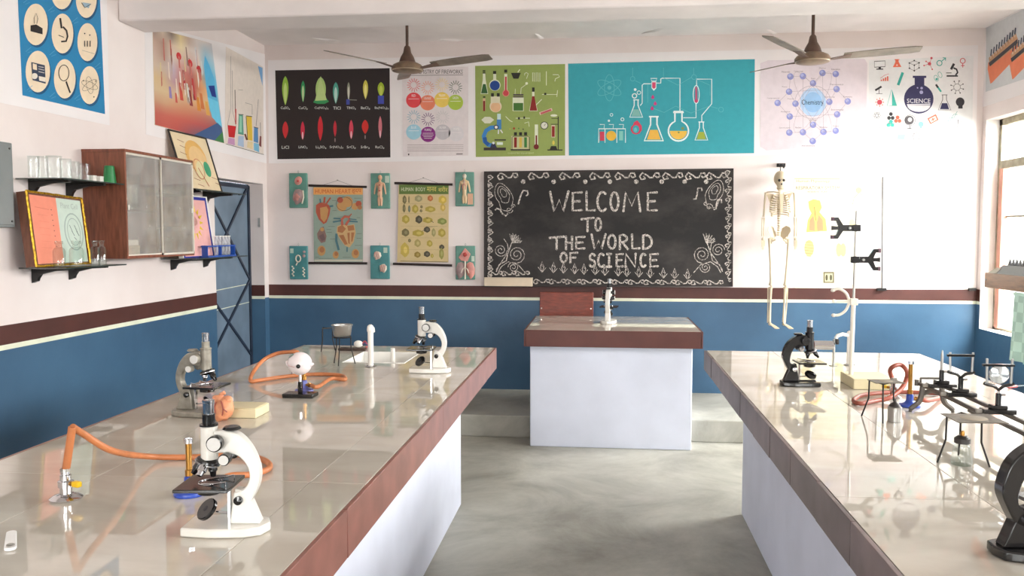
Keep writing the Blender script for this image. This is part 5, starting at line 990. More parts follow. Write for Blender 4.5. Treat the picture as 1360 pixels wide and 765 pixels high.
# blue test tube rack
RKB = M('rack_blue', (36, 84, 176), .35); ya, yb = 5.69, 6.14; X = XL + .2
t = thing('test_tube_rack', 'blue test tube rack on the lower right glass shelf', 'rack', (X, (ya + yb) / 2, 1.3565), world=True)
MB(RKB).box(X - .03, X + .03, ya, yb, 1.3565, 1.366).build('base', t)
mb = MB(RKB)
for z in (1.43,): mb.box(X - .028, X - .022, ya, yb, z, z + .008); mb.box(X + .022, X + .028, ya, yb, z, z + .008)
mb.build('rail', t)
for y in (ya, (ya + yb) / 2 - .01, yb - .008): MB(RKB).box(X - .0215, X + .0215, y, y + .008, 1.366, 1.44).build('end_plate', t)
TT = glass('test_tube_glass', (236, 236, 240), .3, .35)
for k in range(5):
    y = 5.875 + k * .05; o = thing('test_tube', ['leftmost', 'second', 'middle', 'fourth', 'rightmost'][k] + ' of the five whitish test tubes in the blue rack', 'test tube', (X, y, 1.3665), group='test tubes in the rack')
    MB(TT).lathe([(0, .0005), (.008, .002), (.0125, .01), (.0125, .135), (.0115, .135)], n=14).build('tube', o); MB(WPL).lathe([(.0128, .135), (.015, .136), (.015, .14), (.0128, .141)], n=14).build('lip', o)
# ================================================================== right wall poster
WR0 = wall_map('x', XR - .0015, -1); WR1 = wall_map('x', XR - .0032, -1)
poster('wall_sheet', 'white flex sheet above the window behind the test tube rack poster', [(1305, 32), (1420, -30), (1420, 105), (1303, 143)], PAPER, None, cat='sheet', wm=WR0)
t, A = poster('tube_rack_poster', 'grey poster of orange racks full of dark test tubes above the window', [(1310, 37), (1420, -18), (1420, 85), (1309, 122)], ink((206, 208, 210)), None, wm=WR1)
def R_(x, y): return (1000 + x / 3.778, 20 + y / 3.778)
def rp(*p): return [R_(a, b) for a, b in p]
for dx, dy in ((0, 0), (110, -22), (220, -44)):
    A.icon('printed_tube_rack'); o_ = lambda *p: rp(*[(a + dx, b + dy) for a, b in p])
    A.poly(o_((1182, 235), (1178, 270), (1192, 345), (1200, 340), (1300, 235), (1330, 165), (1325, 140), (1190, 240)), (226, 128, 92)).poly(o_((1184, 215), (1320, 92), (1330, 120), (1330, 150), (1190, 260)), (198, 152, 116)).poly(o_((1184, 240), (1328, 120), (1330, 140), (1190, 258)), (70, 66, 72))
    for k in range(10): x = 1195 + k * 13.5; y = 205 - k * 12; A.line(o_((x, y), (x + 4, y - 34)), 1.6, (58, 66, 82)).line(o_((x - 1, y + 14), (x + 1, y + 2)), 1.4, (216, 190, 170))
A.flush()
# ================================================================== ceiling fans
FANB = M('fan_brown_enamel', (128, 106, 86), .4, .2, var=.15, scale=14); FAND = M('fan_dark', (96, 72, 60), .5, .1, var=.2); FANL = M('fan_blade_dusty', (128, 116, 104), .5, var=.15, scale=10)
def fan(label, x, y, zh, a0, R, flip):
    t = thing('ceiling_fan', label, 'fan', (x, y, zh), group='ceiling fans')
    MB(FAND).tube([(0, 0, .09), (0, 0, ZC - zh - .06)], .011, 10).build('rod', t)
    MB(FANB).lathe([(.012, ZC - zh - .075), (.05, ZC - zh - .03), (.055, ZC - zh - .001), (0, ZC - zh - .001)], n=18).build('ceiling_canopy', t)
    MB(FAND).lathe([(.014, .17), (.022, .16), (.03, .12), (.05, .085), (.06, .055), (.062, .05)], n=20).build('lower_canopy', t)
    m = MB(FANB).lathe([(.062, .05), (.075, .045), (.105, .03), (.118, .012), (.118, -.004), (.10, -.018), (.06, -.026), (.03, -.03), (0, -.031)], n=26).build('motor', t)
    MB(M('fan_trim_ring', (176, 160, 140), .3, .6)).tube([(.112 * math.cos(i * PI / 14), .112 * math.sin(i * PI / 14), -.010) for i in range(28)], .004, 6, True).build('trim_ring', m)
    for k in range(3):
        a = a0 + k * 2 * PI / 3; d = Vector((math.cos(a), math.sin(a), 0)); s = Vector((-d.y, d.x, 0)); up = Vector((0, 0, 1))
        tilt = (s * math.cos(.22) + up * math.sin(.22) * flip); P = []
        for u, w0, w1 in ((.2, -.042, .042), (.3, -.05, .052), (R * .6, -.055, .055), (R * .93, -.05, .052), (R, -.038, .042)): P.append((d * u + tilt * w0 + up * (.012 + .05 * u), d * u + tilt * w1 + up * (.012 + .05 * u)))
        nn = d.cross(tilt).normalized() * .0025; mb = MB(FANL)
        for i in range(len(P) - 1): (p0, p1), (q0, q1) = P[i], P[i + 1]; mb.hexa([p0 - nn, q0 - nn, q1 - nn, p1 - nn, p0 + nn, q0 + nn, q1 + nn, p1 + nn])
        b = mb.build('blade', t)
        MB(FAND).hexa([d * .10 - s * .02 + up * -.002, d * .25 + tilt * -.03 + up * .020, d * .25 + tilt * .03 + up * .020, d * .10 + s * .02 + up * -.002, d * .10 - s * .02 + up * .004, d * .25 + tilt * -.03 + up * .0222, d * .25 + tilt * .03 + up * .0222, d * .10 + s * .02 + up * .004]).build('blade_iron', b)
    return t
q = on(541, 92, 'y', 6.25); fan('brown ceiling fan hanging in front of the flame and fireworks posters', q.x, 6.25, q.z, math.radians(-14), .66, -1)
q = on(1079, 80, 'y', 6.1); fan('brown ceiling fan hanging in front of the Chemistry network poster', q.x, 6.1, q.z, math.radians(-6), .69, -1)
# ================================================================== hanging skeleton
BONE = M('bone_plastic', (206, 190, 162), .5, var=.06)
sx, sy = on(1036, 250, 'y', YB - .12).x, YB - .12
zz = lambda py: on(1036, py, 'y', sy).z
xx = lambda px: on(px, 300, 'y', sy).x - sx
t = thing('skeleton_model', 'small hanging plastic human skeleton on a black wall hook', 'skeleton', (sx, sy, zz(440)), group=None); zb = zz(440)
def Z(py): return zz(py) - zb
sk = MB(BONE); sk.ell((0, .005, Z(237)), (.05, .066, .062), 16, 12); sk.ell((0, -.03, Z(244)), (.036, .035, .045), 12, 8); skull = sk.build('skull', t)
for s in (-1, 1): MB(BLK).ell((s * .018, -.058, Z(240)), (.011, .008, .012), 10, 6).build('eye_socket', skull)
MB(BLK).ell((0, -.064, Z(245)), (.006, .006, .009), 8, 6).build('nose_opening', skull); MB(BONE).lathe([(.012, 0), (.03, .004), (.034, .02), (.03, .024)], (0, -.028, Z(252.5)), n=14).build('jaw', skull)
sp_ = MB(BONE); n = 20
for i in range(n): z = Z(252) + (Z(312) - Z(252)) * i / (n - 1); y = .02 + .014 * math.sin(i / n * 2 * PI); sp_.lathe([(.010, -.008), (.0145, -.005), (.0145, .005), (.010, .008)], (0, y, z), n=8)
sp_.build('spine', t)
for i in range(10):
    z = Z(258 + i * 2.9); w = (.052 + .03 * math.sin(min(1, i / 6) * PI / 2)) * (1 if i < 8 else .85)
    P = [(w * math.sin(a), .028 - .062 * (1 - math.cos(a)) / 1.25 if True else 0, z - .028 * (1 - math.cos(a)) / 2) for a in [k * (2.55 if i < 7 else 2.0) / 9 for k in range(10)]]
    for s in (-1, 1): MB(BONE).tube([(s * x, y, q_) for x, y, q_ in P], .0058, 6).build('rib', t)
MB(BONE).hexa([(-.010, -.082, Z(282)), (.010, -.082, Z(282)), (.010, -.074, Z(282)), (-.010, -.074, Z(282)), (-.016, -.072, Z(258)), (.016, -.072, Z(258)), (.016, -.064, Z(258)), (-.016, -.064, Z(258))]).build('breastbone', t)
for s in (-1, 1):
    MB(BONE).tube([(s * .012, -.066, Z(257)), (s * .06, -.05, Z(255)), (s * .108, -.01, Z(255.5))], [.006, .005, .006], 7).build('collarbone', t)
    MB(BONE).prism([(s * .04, .042, Z(258)), (s * .105, .03, Z(256)), (s * .06, .045, Z(273))], (0, .006, 0)).build('shoulder_blade', t)
    MB(BONE).tube([(s * .112, 0, Z(256)), (s * .116, 0, Z(258.5)), (s * .122, 0, Z(272)), (s * .126, 0, Z(286)), (s * .128, 0, Z(288))], [.013, .009, .007, .008, .013], 8).build('upper_arm', t)
    for dx, r in ((-.007, .005), (.008, .0046)): MB(BONE).tube([(s * (.128 + dx), 0, Z(289)), (s * (.132 + dx), -.004, Z(301)), (s * (.13 + dx), -.01, Z(314))], [r * 1.5, r, r * 1.4], 7).build('forearm_bone', t)
    hd = MB(BONE).ell((s * .13, -.012, Z(317.5)), (.014, .008, .016), 10, 6).build('hand', t)
    for k in range(5):
        x = s * (.118 + k * .006); L_ = (8, 12, 13, 12, 9)[k]; MB(BONE).tube([(x, -.014, Z(319)), (x, -.018, Z(319 + L_ * .55)), (x, -.012, Z(319 + L_))], [.0034, .003, .0024], 6).build('finger', hd)
    MB(BONE).prism([(s * .014, .03, Z(313)), (s * .03, .034, Z(303)), (s * .062, .022, Z(299.5)), (s * .088, -.004, Z(302)), (s * .092, -.018, Z(307)), (s * .072, -.014, Z(313)), (s * .064, -.012, Z(319)), (s * .045, .0, Z(321)), (s * .034, .016, Z(317))], (0, .011, 0)).build('hip_bone', t, bevel=.003)
    MB(BONE).tube([(s * .03, -.02, Z(318)), (s * .052, -.012, Z(320.5)), (s * .06, 0, Z(316))], .008, 7).build('pubic_bone', t)
    hx = s * .075; kx = s * .058; 
    MB(BONE).ell((s * .06, -.002, Z(322)), (.012, .012, .012), 8, 6).build('sit_bone', t); MB(BONE).tube([(s * .05, .0, Z(316)), (hx, 0, Z(318)), (hx * 1.0, -.004, Z(324)), (s * .066, -.010, Z(350)), (kx, -.004, Z(374)), (kx, -.002, Z(379))], [.016, .016, .0105, .0095, .012, .021], 9).build('thigh_bone', t)
    MB(BONE).ell((kx, -.024, Z(379)), (.013, .008, .014), 9, 6).build('kneecap', t)
    ax_ = s * .05 if s > 0 else -.062
    MB(BONE).tube([(kx, 0, Z(381)), (kx, 0, Z(384)), (kx * .5 + ax_ * .5, .002, Z(405)), (ax_, .006, Z(428))], [.020, .012, .0085, .012], 8).build('shin_bone', t)
    MB(BONE).tube([(kx + s * .02, .012, Z(383)), (kx + s * .018, .014, Z(405)), (ax_ + s * .014, .012, Z(429))], [.006, .0045, .006], 6).build('calf_bone', t)
    fx, fy = (.05, -.10)
    ft = MB(BONE).ell((ax_ + .004, .004, Z(430.5)), (.015, .026, .014), 9, 6).build('foot', t)
    for k in range(5): o_ = (k - 2) * .007; MB(BONE).tube([(ax_ + .008 + o_ * .5, -.01, Z(430.5)), (ax_ + .03 + o_, -.06, Z(433)), (ax_ + .045 + o_ * 1.2, -.10 + abs(k - 1) * .006, Z(435))], [.006, .004, .0035], 6).build('toe', ft)
MB(DGREY).tube([(0, 0, Z(229)), (0, 0, Z(222))], .004, 6).build('suspension_rod', t)
p = on(1037, 220, 'y', YB); t = thing('wall_hook', 'black wall bracket holding the skeleton', 'hook', (p.x, YB, p.z - .03), world=True)
MB(BLK).box(p.x - .035, p.x + .035, YB - .02, YB - .001, p.z - .012, p.z + .018).build('plate', t, bevel=.003); MB(BLK).tube([(p.x, YB - .01, p.z), (p.x, YB - .12, p.z - .004), (p.x, YB - .132, p.z - .016), (p.x, YB - .12, p.z - .026), (p.x, YB - .112, p.z - .018)], .006, 8).build('arm', t); MB(BLK).box(p.x - .02, p.x + .02, YB - .06, YB - .0205, p.z + .002, p.z + .01).build('brace', t)
# ================================================================== microscopes
CHR = M('chrome', (205, 205, 208), .12, 1, var=.04); BKP = M('black_enamel', (20, 19, 20), .22, var=.1, coat=.3); WEN = M('white_enamel', (226, 222, 214), .25, var=.02, coat=.4); GEN = M('grey_hammered_enamel', (150, 144, 132), .3, .3, var=.1, scale=40); LENS = M('mirror_glass', (60, 62, 66), .05, .8); KFACE = M('knob_face', (214, 212, 208), .3, var=.03)
def smooth(pts, k=6):
    P = [V3(p) for p in pts]; out = []
    for i in range(len(P) - 1):
        a = P[max(i - 1, 0)]; b = P[i]; c = P[i + 1]; d = P[min(i + 2, len(P) - 1)]
        for j in range(k):
            u = j / k; out.append(.5 * ((2 * b) + (c - a) * u + (2 * a - 5 * b + 4 * c - d) * u * u + (3 * b - a - 3 * c + d) * u ** 3))
    out.append(P[-1]); return out
def microscope(label, loc, rz, s, em, base_m, tube_m, eye_m, knob_m, heavy=False):
    t = thing('microscope', label, 'microscope', loc, rz, 'compound microscopes')
    S = lambda v: tuple(x * s for x in v)
    def pr(pts, w, mat, name, par=t, bev=0, y0=None):
        y = -w / 2 if y0 is None else y0
        return MB(mat).prism([S((x, y, z)) for x, z in pts], S((0, w, 0))).build(name, par, bevel=bev * s)
    # horseshoe / rounded foot
    if not heavy: P = [(-.097, -.045), (-.03, -.056), (.05, -.052), (.085, -.035), (.098, 0), (.085, .035), (.05, .052), (-.03, .056), (-.097, .045)]
    else: P = [(-.085, -.05), (.045, -.05), (.085, -.034), (.092, 0), (.085, .034), (.045, .05), (-.085, .05), (-.085, .026), (.01, .022), (.01, -.022), (-.085, -.026)]
    MB(base_m).prism([S((x, y, .0004)) for x, y in P], S((0, 0, .021))).build('base', t, bevel=.004 * s)
    pr([(.008, .0215), (.078, .0215), (.05, .09), (.034, .1), (.018, .096)], .034, em, 'pillar', bev=.003)
    w = .03 if not heavy else .034; d_ = .006 if heavy else 0
    oc = [(p.x, p.y) for p in smooth([(-.003, .24, 0), (.03, .23, 0), (.056 + d_, .203, 0), (.073 + d_, .166, 0), (.0775 + d_, .134, 0), (.071, .102, 0), (.054, .07, 0)], 4)]; ic = [(p.x, p.y) for p in smooth([(.036, .1, 0), (.049, .112, 0), (.055 - d_, .135, 0), (.047 - d_, .161, 0), (.029, .18, 0), (.006, .187, 0)], 4)]
    arm = pr([(-.026, .238)] + oc + [(.034, .062), (.02, .075), (.02, .104)] + ic + [(-.026, .187)], w, em, 'arm', bev=.004)
    MB(knob_m).lathe([(0, 0), (.016, 0), (.02, .003), (.016, .008), (0, .009)], S((.012, 0, .238)), n=18).build('arm_cap', arm) if s else None
    for sg in (-1, 1):
        k = MB(knob_m).lathe([(r * s, h * s) for r, h in ((.0, .0), (.01, 0), (.01, .008), (.0185, .009), (.0185, .024), (.015, .026))], S((-.016, sg * w / 2, .214)), (0, sg, 0), 20).build('coarse_knob', t)
        MB(KFACE if not heavy else knob_m).lathe([(r * s, h * s) for r, h in ((.0155, .0262), (.0155, .028), (0, .0285))], S((-.016, sg * w / 2, .214)), (0, sg, 0), 18).build('knob_face', k)
        k = MB(knob_m).lathe([(r * s, h * s) for r, h in ((0, 0), (.007, 0), (.007, .006), (.0135, .007), (.0135, .026), (.011, .028))], S((.006, sg * w / 2, .178)), (0, sg, 0), 18).build('fine_knob', t)
        MB(KFACE if not heavy else CHR).lathe([(r * s, h * s) for r, h in ((.0112, .0282), (.0112, .03), (0, .0305))], S((.006, sg * w / 2, .178)), (0, sg, 0), 16).build('knob_face', k)
        MB(BKP if not heavy else CHR).lathe([(r * s, h * s) for r, h in ((.010, 0), (.010, .008), (0, .011))], S((.030, sg * .017, .078)), (0, sg, 0), 14).build('pivot_knob', t)
    c = (-.041, 0)
    MB(tube_m).lathe([(r * s, z * s) for r, z in ((.012, .168), (.0195, .171), (.0195, .246), (.017, .248))], n=24, c=S((c[0], 0, 0))).build('body_tube', t)
    e = MB(eye_m).lathe([(r * s, z * s) for r, z in ((.021, .2482), (.021, .252), (.0145, .253), (.0145, .276))], n=22, c=S((c[0], 0, 0))).build('draw_tube', t)
    MB(CHR).lathe([(r * s, z * s) for r, z in ((.0125, .2762), (.0125, .302), (.0135, .303), (.0135, .308), (.008, .3085), (.007, .306), (0, .306))], n=22, c=S((c[0], 0, 0))).build('eyepiece', t)
    ax = Vector((-.32, 0, -1)).normalized()
    np_ = MB(BKP).lathe([(r * s, z * s) for r, z in ((.016, 0), (.026, .004), (.028, .010), (.022, .016), (.012, .02))], S((c[0] - .002, 0, .172)), ax, 22).build('nosepiece', t)
    MB(CHR).tube([Vector(S((c[0] - .002, 0, .172))) + ax * .011 * s + (Vector((1, 0, -.32)).normalized() * math.cos(a) + Vector((0, 1, 0)) * math.sin(a)) * .0275 * s for a in [i * PI / 10 for i in range(20)]], .0022 * s, 6, True).build('nosepiece_ring', np_)
    for (ox, oy, a, L_, m) in ((.006, 0, (.05, 0, -1), .034, BKP if em is not GEN else CHR), (-.02, .004, (-.75, .1, -1), .036, BKP), (-.004, -.02, (-.25, -.8, -.9), .03, CHR)):
        MB(m).lathe([(r * s, h * s) for r, h in ((.0085, .004), (.0105, .008), (.0105, L_ * .6), (.008, L_ * .66), (.006, L_), (.003, L_ + .001), (0, L_ + .001))], S((c[0] + ox, oy, .163)), a, 16).build('objective', np_)
    st = MB(BKP).box(-.105 * s, .02 * s, -.062 * s, .062 * s, .107 * s, .115 * s).build('stage', t, bevel=.0015 * s)
    MB(CHR).tube([S((c[0] + .026 * math.cos(a), .026 * math.sin(a), .1156)) for a in [i * PI / 9 for i in range(18)]], .0012 * s, 5, True).build('aperture_ring', st)
    for sg in (-1, 1): MB(CHR).tube([S((.005, sg * .03, .1155)), S((.005, sg * .03, .124)), S((-.02, sg * .026, .119)), S((-.055, sg * .018, .1162))], .0016 * s, 6).build('stage_clip', st)
    MB(BKP).lathe([(r * s, z * s) for r, z in ((0, .084), (.01, .085), (.026, .09), (.027, .1), (.02, .1068))], n=20, c=S((c[0] - .002, 0, 0))).build('diaphragm', t)
    MB(CHR).box(.0005 * s, .0065 * s, -.006 * s, .006 * s, .0215 * s, .1065 * s).build('stage_post', t)
    R = Vector((-.5, -.55, .66)).normalized()
    mr = MB(BKP).lathe([(r * s, h * s) for r, h in ((0, -.007), (.02, -.007), (.027, -.003), (.0275, .004), (.025, .006))], S((c[0] - .008, 0, .05)), R, 22).build('mirror', t)
    MB(LENS).lathe([(.0245 * s, .0055 * s), (0, .0062 * s)], S((c[0] - .008, 0, .05)), R, 20).build('mirror_glass', mr); MB(CHR).tube([S((c[0] + .012, 0, .045)), S((.0, 0, .042))], .003 * s, 6).build('mirror_arm', mr)
    return t
def bt(px, py, dz=0): p = on(px, py, 'z', BZ); return (p.x, p.y, BZ + .0004 + dz)
microscope('large white microscope standing nearest on the rose-edged bench', bt(304, 705), .10, .93, WEN, WEN, WEN, BKP, BKP)
microscope('grey metal microscope beside the pink heart model', bt(262, 551), PI - .08, .95, GEN, GEN, GEN, GEN, GEN)
microscope('small white microscope at the far end beside the sink', bt(572, 494), .05, .98, WEN, WEN, WEN, BKP, BKP)
microscope('black microscope facing the retort stand on the grey-edged bench', bt(1062, 512), PI + .05, .90, BKP, BKP, BKP, BKP, BKP, True)
p = on(1352, 737, 'z', BZ); microscope('black microscope cut off by the right edge of the picture', (p.x + .035, p.y, BZ + .0004), PI + .1, .97, BKP, BKP, BKP, BKP, BKP, True)
p = on(808, 429, 'z', .848); microscope('white microscope seen from behind on the small demonstration desk', (p.x, p.y, .8484), -PI / 2 - .12, 1.08, WEN, WEN, WEN, BKP, BKP)
# ================================================================== gas taps, burners, hoses
HOSE = M('orange_rubber_hose', (190, 116, 70), .45, var=.14, scale=12); HOSE2 = M('red_rubber_hose', (152, 76, 58), .45, var=.12, scale=12); BRS = M('brass', (168, 122, 60), .3, .9, var=.12); BLU = M('blue_enamel', (44, 74, 168), .3, var=.06); YLW = M('yellow_plastic', (232, 186, 24), .35); VIO = M('violet_enamel', (104, 108, 176), .35, var=.06)
def gas_tap(label, loc, s=1, rz=0):
    t = thing('gas_tap', label, 'gas tap', loc, rz)
    MB(CHR).lathe([(0, .0002), (.032 * s, .0002), (.034 * s, .004), (.026 * s, .010), (.014 * s, .014)], n=24).build('flange', t)
    MB(CHR).lathe([(.0125 * s, .0142), (.0125 * s, .03), (.016 * s, .031), (.016 * s, .045), (.0115 * s, .047), (.0115 * s, .06), (.0095 * s, .061), (.0095 * s, .07)], n=18).build('body', t)
    v = MB(BRS).lathe([(.006, .0), (.006, .014)], (.012 * s, 0, .040), (1, 0, 0), 12).build('valve_stem', t); MB(YLW).box(.026, .048, -.007, .007, .034, .048).build('lever', v, bevel=.003)
    return t
def burner(label, loc, rz, foot, h=.14, tube_m=None):
    t = thing('bunsen_burner', label, 'burner', loc, rz, 'bunsen burners')
    MB(foot).lathe([(0, .0003), (.037, .0003), (.038, .004), (.036, .009), (.020, .014), (.013, .024), (.012, .045), (.009, .047)], n=26).build('base', t)
    MB(tube_m or BRS).lathe([(.0075, .0472), (.010, .048), (.010, .062), (.0075, .064), (.0075, h - .012)], n=18).build('barrel', t)
    MB(CHR).lathe([(.0075, h - .0118), (.011, h - .011), (.0115, h), (.0085, h), (.0075, h - .006), (0, h - .006)], n=18).build('rim', t)
    MB(BRS).lathe([(.006, .01), (.006, .022), (.009, .0225), (.009, .03), (.0055, .031), (.0055, .045)], (0, 0, .028), (1, 0, 0), 12).build('inlet', t)
    return t
HR = .0085
# left bench, near tap and burner
TL = bt(88, 663); gas_tap('chrome gas tap with yellow lever at the near left', TL, 1.1, -.3)
BL_ = bt(252, 657); burner('blue-footed bunsen burner just behind the large white microscope', BL_, 0.35, BLU)
def lift(px, py, dz): p = on(px, py, 'z', BZ + dz); return Vector((p.x, p.y, BZ + dz))
tl = Vector(TL); z_top = on(96, 566, 'y', tl.y).z
P = [tl + Vector((0, 0, .061)), tl + Vector((.001, 0, .10))]
xt = lambda px, py, y=tl.y: on(px, py, 'y', y)
up_ = [tl + Vector((0, 0, .062)), (tl + Vector((0, 0, .062))).lerp(xt(96, 567), .5), xt(96, 567)]
down = [xt(112, 577, tl.y + .04), xt(150, 599, tl.y + .12), lift(200, 606.5, .018), lift(262, 607, HR + .001), lift(320, 604, HR + .001), lift(352, 612, HR + .001), lift(357, 622, HR + .001), lift(335, 630, HR + .004)]
inl = Vector(BL_) + Vector((math.cos(.35) * .036, math.sin(.35) * .036, .028))
end = [lift(305, 632, HR + .015), inl + Vector((.035, .012, 0)), inl + Vector((.004, .0015, 0))]
t = thing('rubber_hose', 'long orange rubber hose running from the near gas tap to the blue-footed burner', 'hose', tuple(tl + Vector((0, 0, .06))), world=True)
MB(HOSE).tube(smooth(up_, 6) , HR * 1.1, 10).build('riser', t); MB(HOSE).tube([xt(96, 567)] + smooth([xt(96, 567)] + down + end, 7)[1:], HR, 10).build('run', t)
MB(STEEL).lathe([(.011, -.004), (.0118, -.004), (.0118, .004), (.011, .004)], tl + Vector((0, 0, .072)), n=14).build('hose_clip', t)
# left bench, burner behind the eye model
B2 = bt(404, 520); burner('violet-footed bunsen burner hidden behind the eyeball model', B2, -.3, VIO, .13)
t2 = bt(396, 497); gas_tap('chrome gas tap behind the eyeball model', t2, 1, 2.6)
tt = Vector(t2)
inl = Vector(B2) + Vector((math.cos(-.3) * .036, math.sin(-.3) * .036, .028))
pth = [inl, inl + Vector((.03, -.01, -.004)), lift(440, 503, HR + .008), lift(458, 504, HR + .001), lift(452, 498.5, HR + .001), lift(420, 497, HR + .001), lift(380, 500, HR + .001), lift(345, 505, HR + .001), lift(333, 506, HR + .001), lift(336, 495, .03), lift(349, 479, .07), lift(366, 470, .095), lift(383, 467.5, .104), tt + Vector((.0, 0, .10)), tt + Vector((0, 0, .068))]
t = thing('rubber_hose', 'orange rubber hose looping beside the eyeball model', 'hose', tuple(lift(333, 506, 0)), world=True)
MB(HOSE).tube(smooth(pth, 7), HR, 10).build('run', t); MB(STEEL).lathe([(.011, -.004), (.0118, -.004), (.0118, .004), (.011, .004)], tt + Vector((0, 0, .078)), n=14).build('hose_clip', t)
# right bench burner and hose
B3 = bt(1208, 540); burner('blue-footed bunsen burner next to the optical bench', B3, .15, BLU, .17)
inl = Vector(B3) + Vector((math.cos(.15) * .036, math.sin(.15) * .036, .028)); r = HR + .001
t3 = bt(1186, 529); gas_tap('low chrome gas tap behind the first tripod on the grey-edged bench', t3, .9, 2.2); t3 = Vector(t3)
pth = [inl, inl + Vector((.03, .004, -.006)), lift(1246, 529, r), lift(1252, 524, r), lift(1225, 521.5, r), lift(1190, 521, r), lift(1150, 524, r), lift(1134, 531, r), lift(1142, 536, r), lift(1165, 532, r), lift(1182, 528, r + .008), lift(1197, 516, .045), lift(1204, 503, .08), lift(1204, 492, .115), lift(1196, 484.5, .135), lift(1186, 487, .13), t3 + Vector((-.014, 0, .105)), t3 + Vector((0, 0, .068))]
t = thing('rubber_hose', 'reddish rubber hose with an upright loop by the first tripod', 'hose', tuple(lift(1134, 531, 0)), world=True)
MB(HOSE2).tube(smooth(pth, 7), HR, 10).build('run', t); MB(STEEL).lathe([(.011, -.004), (.0118, -.004), (.0118, .004), (.011, .004)], t3 + Vector((0, 0, .078)), n=14).build('hose_clip', t)
# ================================================================== models on the rose-edged bench
# cream box and heart model
t = thing('cream_block', 'cream painted display block behind the pink heart model', 'block', (-1.255, 2.87, BZ + .0004)); CRB = M('cream_block_paint', (222, 210, 172), .5, var=.04)
MB(CRB).box(-.075, .06, -.06, .06, 0, .032).build('block', t, bevel=.003); MB(CRB).box(-.07, .055, -.055, .055, .0322, .0345).build('top_plate', t, bevel=.001)
t = thing('heart_model', 'pink fleshy heart model resting against the cream block', 'organ model', bt(297, 559)); HRT = M('heart_model_paint', (226, 152, 112), .35, var=.14, scale=18); HRV = M('heart_vessel', (150, 70, 60), .4)
hb = MB(HRT).ell((0, 0, .042), (.035, .03, .043), 22, 14, Matrix.Rotation(.35, 3, 'Y'), noise=.18).build('ventricles', t); MB(HRT).ell((-.016, -.004, .076), (.02, .018, .014), 16, 10, noise=.2).build('atrium', t); MB(HRT).ell((.016, .0, .072), (.018, .016, .016), 16, 10, noise=.2).build('atrium', t)
MB(HRT).tube([(-.004, 0, .076), (-.006, 0, .092), (.006, 0, .098)], [.009, .008, .007], 10).build('aorta', t)
for P in ([(.006, -.030, .075), (.014, -.033, .05), (.01, -.031, .025)], [(-.012, -.029, .07), (-.018, -.028, .05), (-.012, -.028, .03)], [(.014, -.033, .05), (.024, -.024, .036)]): MB(HRV).tube(smooth(P, 4), .0022, 6).build('vessel', hb)
# eyeball model
EYW = M('eyeball_white', (236, 224, 224), .3, var=.05, scale=5); t = thing('eyeball_model', 'white eyeball model on a black square stand', 'eye model', bt(399, 527))
MB(BKP).box(-.062, .062, -.035, .035, 0, .016).build('base', t, bevel=.003); MB(BKP).box(-.008, .008, -.008, .008, .0162, .06).build('stem', t, bevel=.002); MB(CHR).tube([(0, 0, .0602), (0, 0, .088)], .006, 10).build('pin', t)
eb = MB(EYW).ell((0, 0, .132), (.047, .046, .045), 28, 18).build('eyeball', t); MB(BKP).lathe([(.008, 0), (.008, .004), (.006, .006), (0, .007)], Vector((.01, -.0445, .128)), (.2, -1, -.1), 14).build('pupil', eb)
MB(M('pale_green_patch', (120, 140, 128), .4)).ell((-.028, -.018, .164), (.013, .008, .004), 12, 6, Matrix.Rotation(-.6, 3, 'Y')).build('muscle', eb); MB(M('eye_pink', (206, 168, 164), .4)).tube([(-.047, -.012, .135), (-.03, -.038, .128), (-.005, -.0475, .124)], .0016, 6).build('seam', eb); MB(EYW).tube([(-.046, 0, .132), (-.052, 0, .130)], .012, 10).build('cornea', eb)
MB(EYW).tube([(.045, 0, .13), (.050, 0, .124)], .010, 10).build('optic_nerve', eb)
# tripods
IRN = M('black_iron', (40, 36, 34), .5, .5, var=.15)
def tripod(label, loc, rz, h, rt_, rb, mid, square=False, legr=.0028):
    t = thing('tripod_stand', label, 'tripod', loc, rz, 'iron tripod stands')
    if square: MB(IRN).tube([(rt_, 0, h), (rt_ * math.cos(2.094), rt_ * math.sin(2.094), h), (rt_ * math.cos(4.189), rt_ * math.sin(4.189), h)], .003, 6, True).build('top_frame', t)
    else: MB(IRN).tube([(rt_ * math.cos(i * PI / 12), rt_ * math.sin(i * PI / 12), h) for i in range(24)], .003, 6, True).build('top_ring', t)
    for k in range(3):
        a = k * 2 * PI / 3; d = Vector((math.cos(a), math.sin(a), 0)); MB(IRN).tube([d * rt_ + Vector((0, 0, h)), d * (rt_ + .001) + Vector((0, 0, h * mid)), d * rb + Vector((0, 0, .0005))], legr, 7).build('leg', t)
    return t
tb = bt(455, 484); tripod('iron tripod carrying the steel bowl by the sink', tb, .5, .135, .042, .062, .6)
t = thing('steel_bowl', 'small steel evaporating bowl on the iron tripod', 'bowl', (tb[0], tb[1], BZ + .0004 + .1385)); MB(STEEL).lathe([(.0, .0), (.036, .0), (.042, .008), (.049, .052), (.052, .053), (.052, .055), (.047, .0545), (.040, .010), (.034, .004), (0, .004)], n=28).build('bowl', t)
MB(STEEL).tube([(.0505 * math.cos(i * PI / 14), .0505 * math.sin(i * PI / 14), .0565) for i in range(28)], .002, 6, True).build('rim', t)
tripod('taller empty iron tripod at the far left end of the bench', bt(433, 466), .3, .125, .035, .05, .5, True)
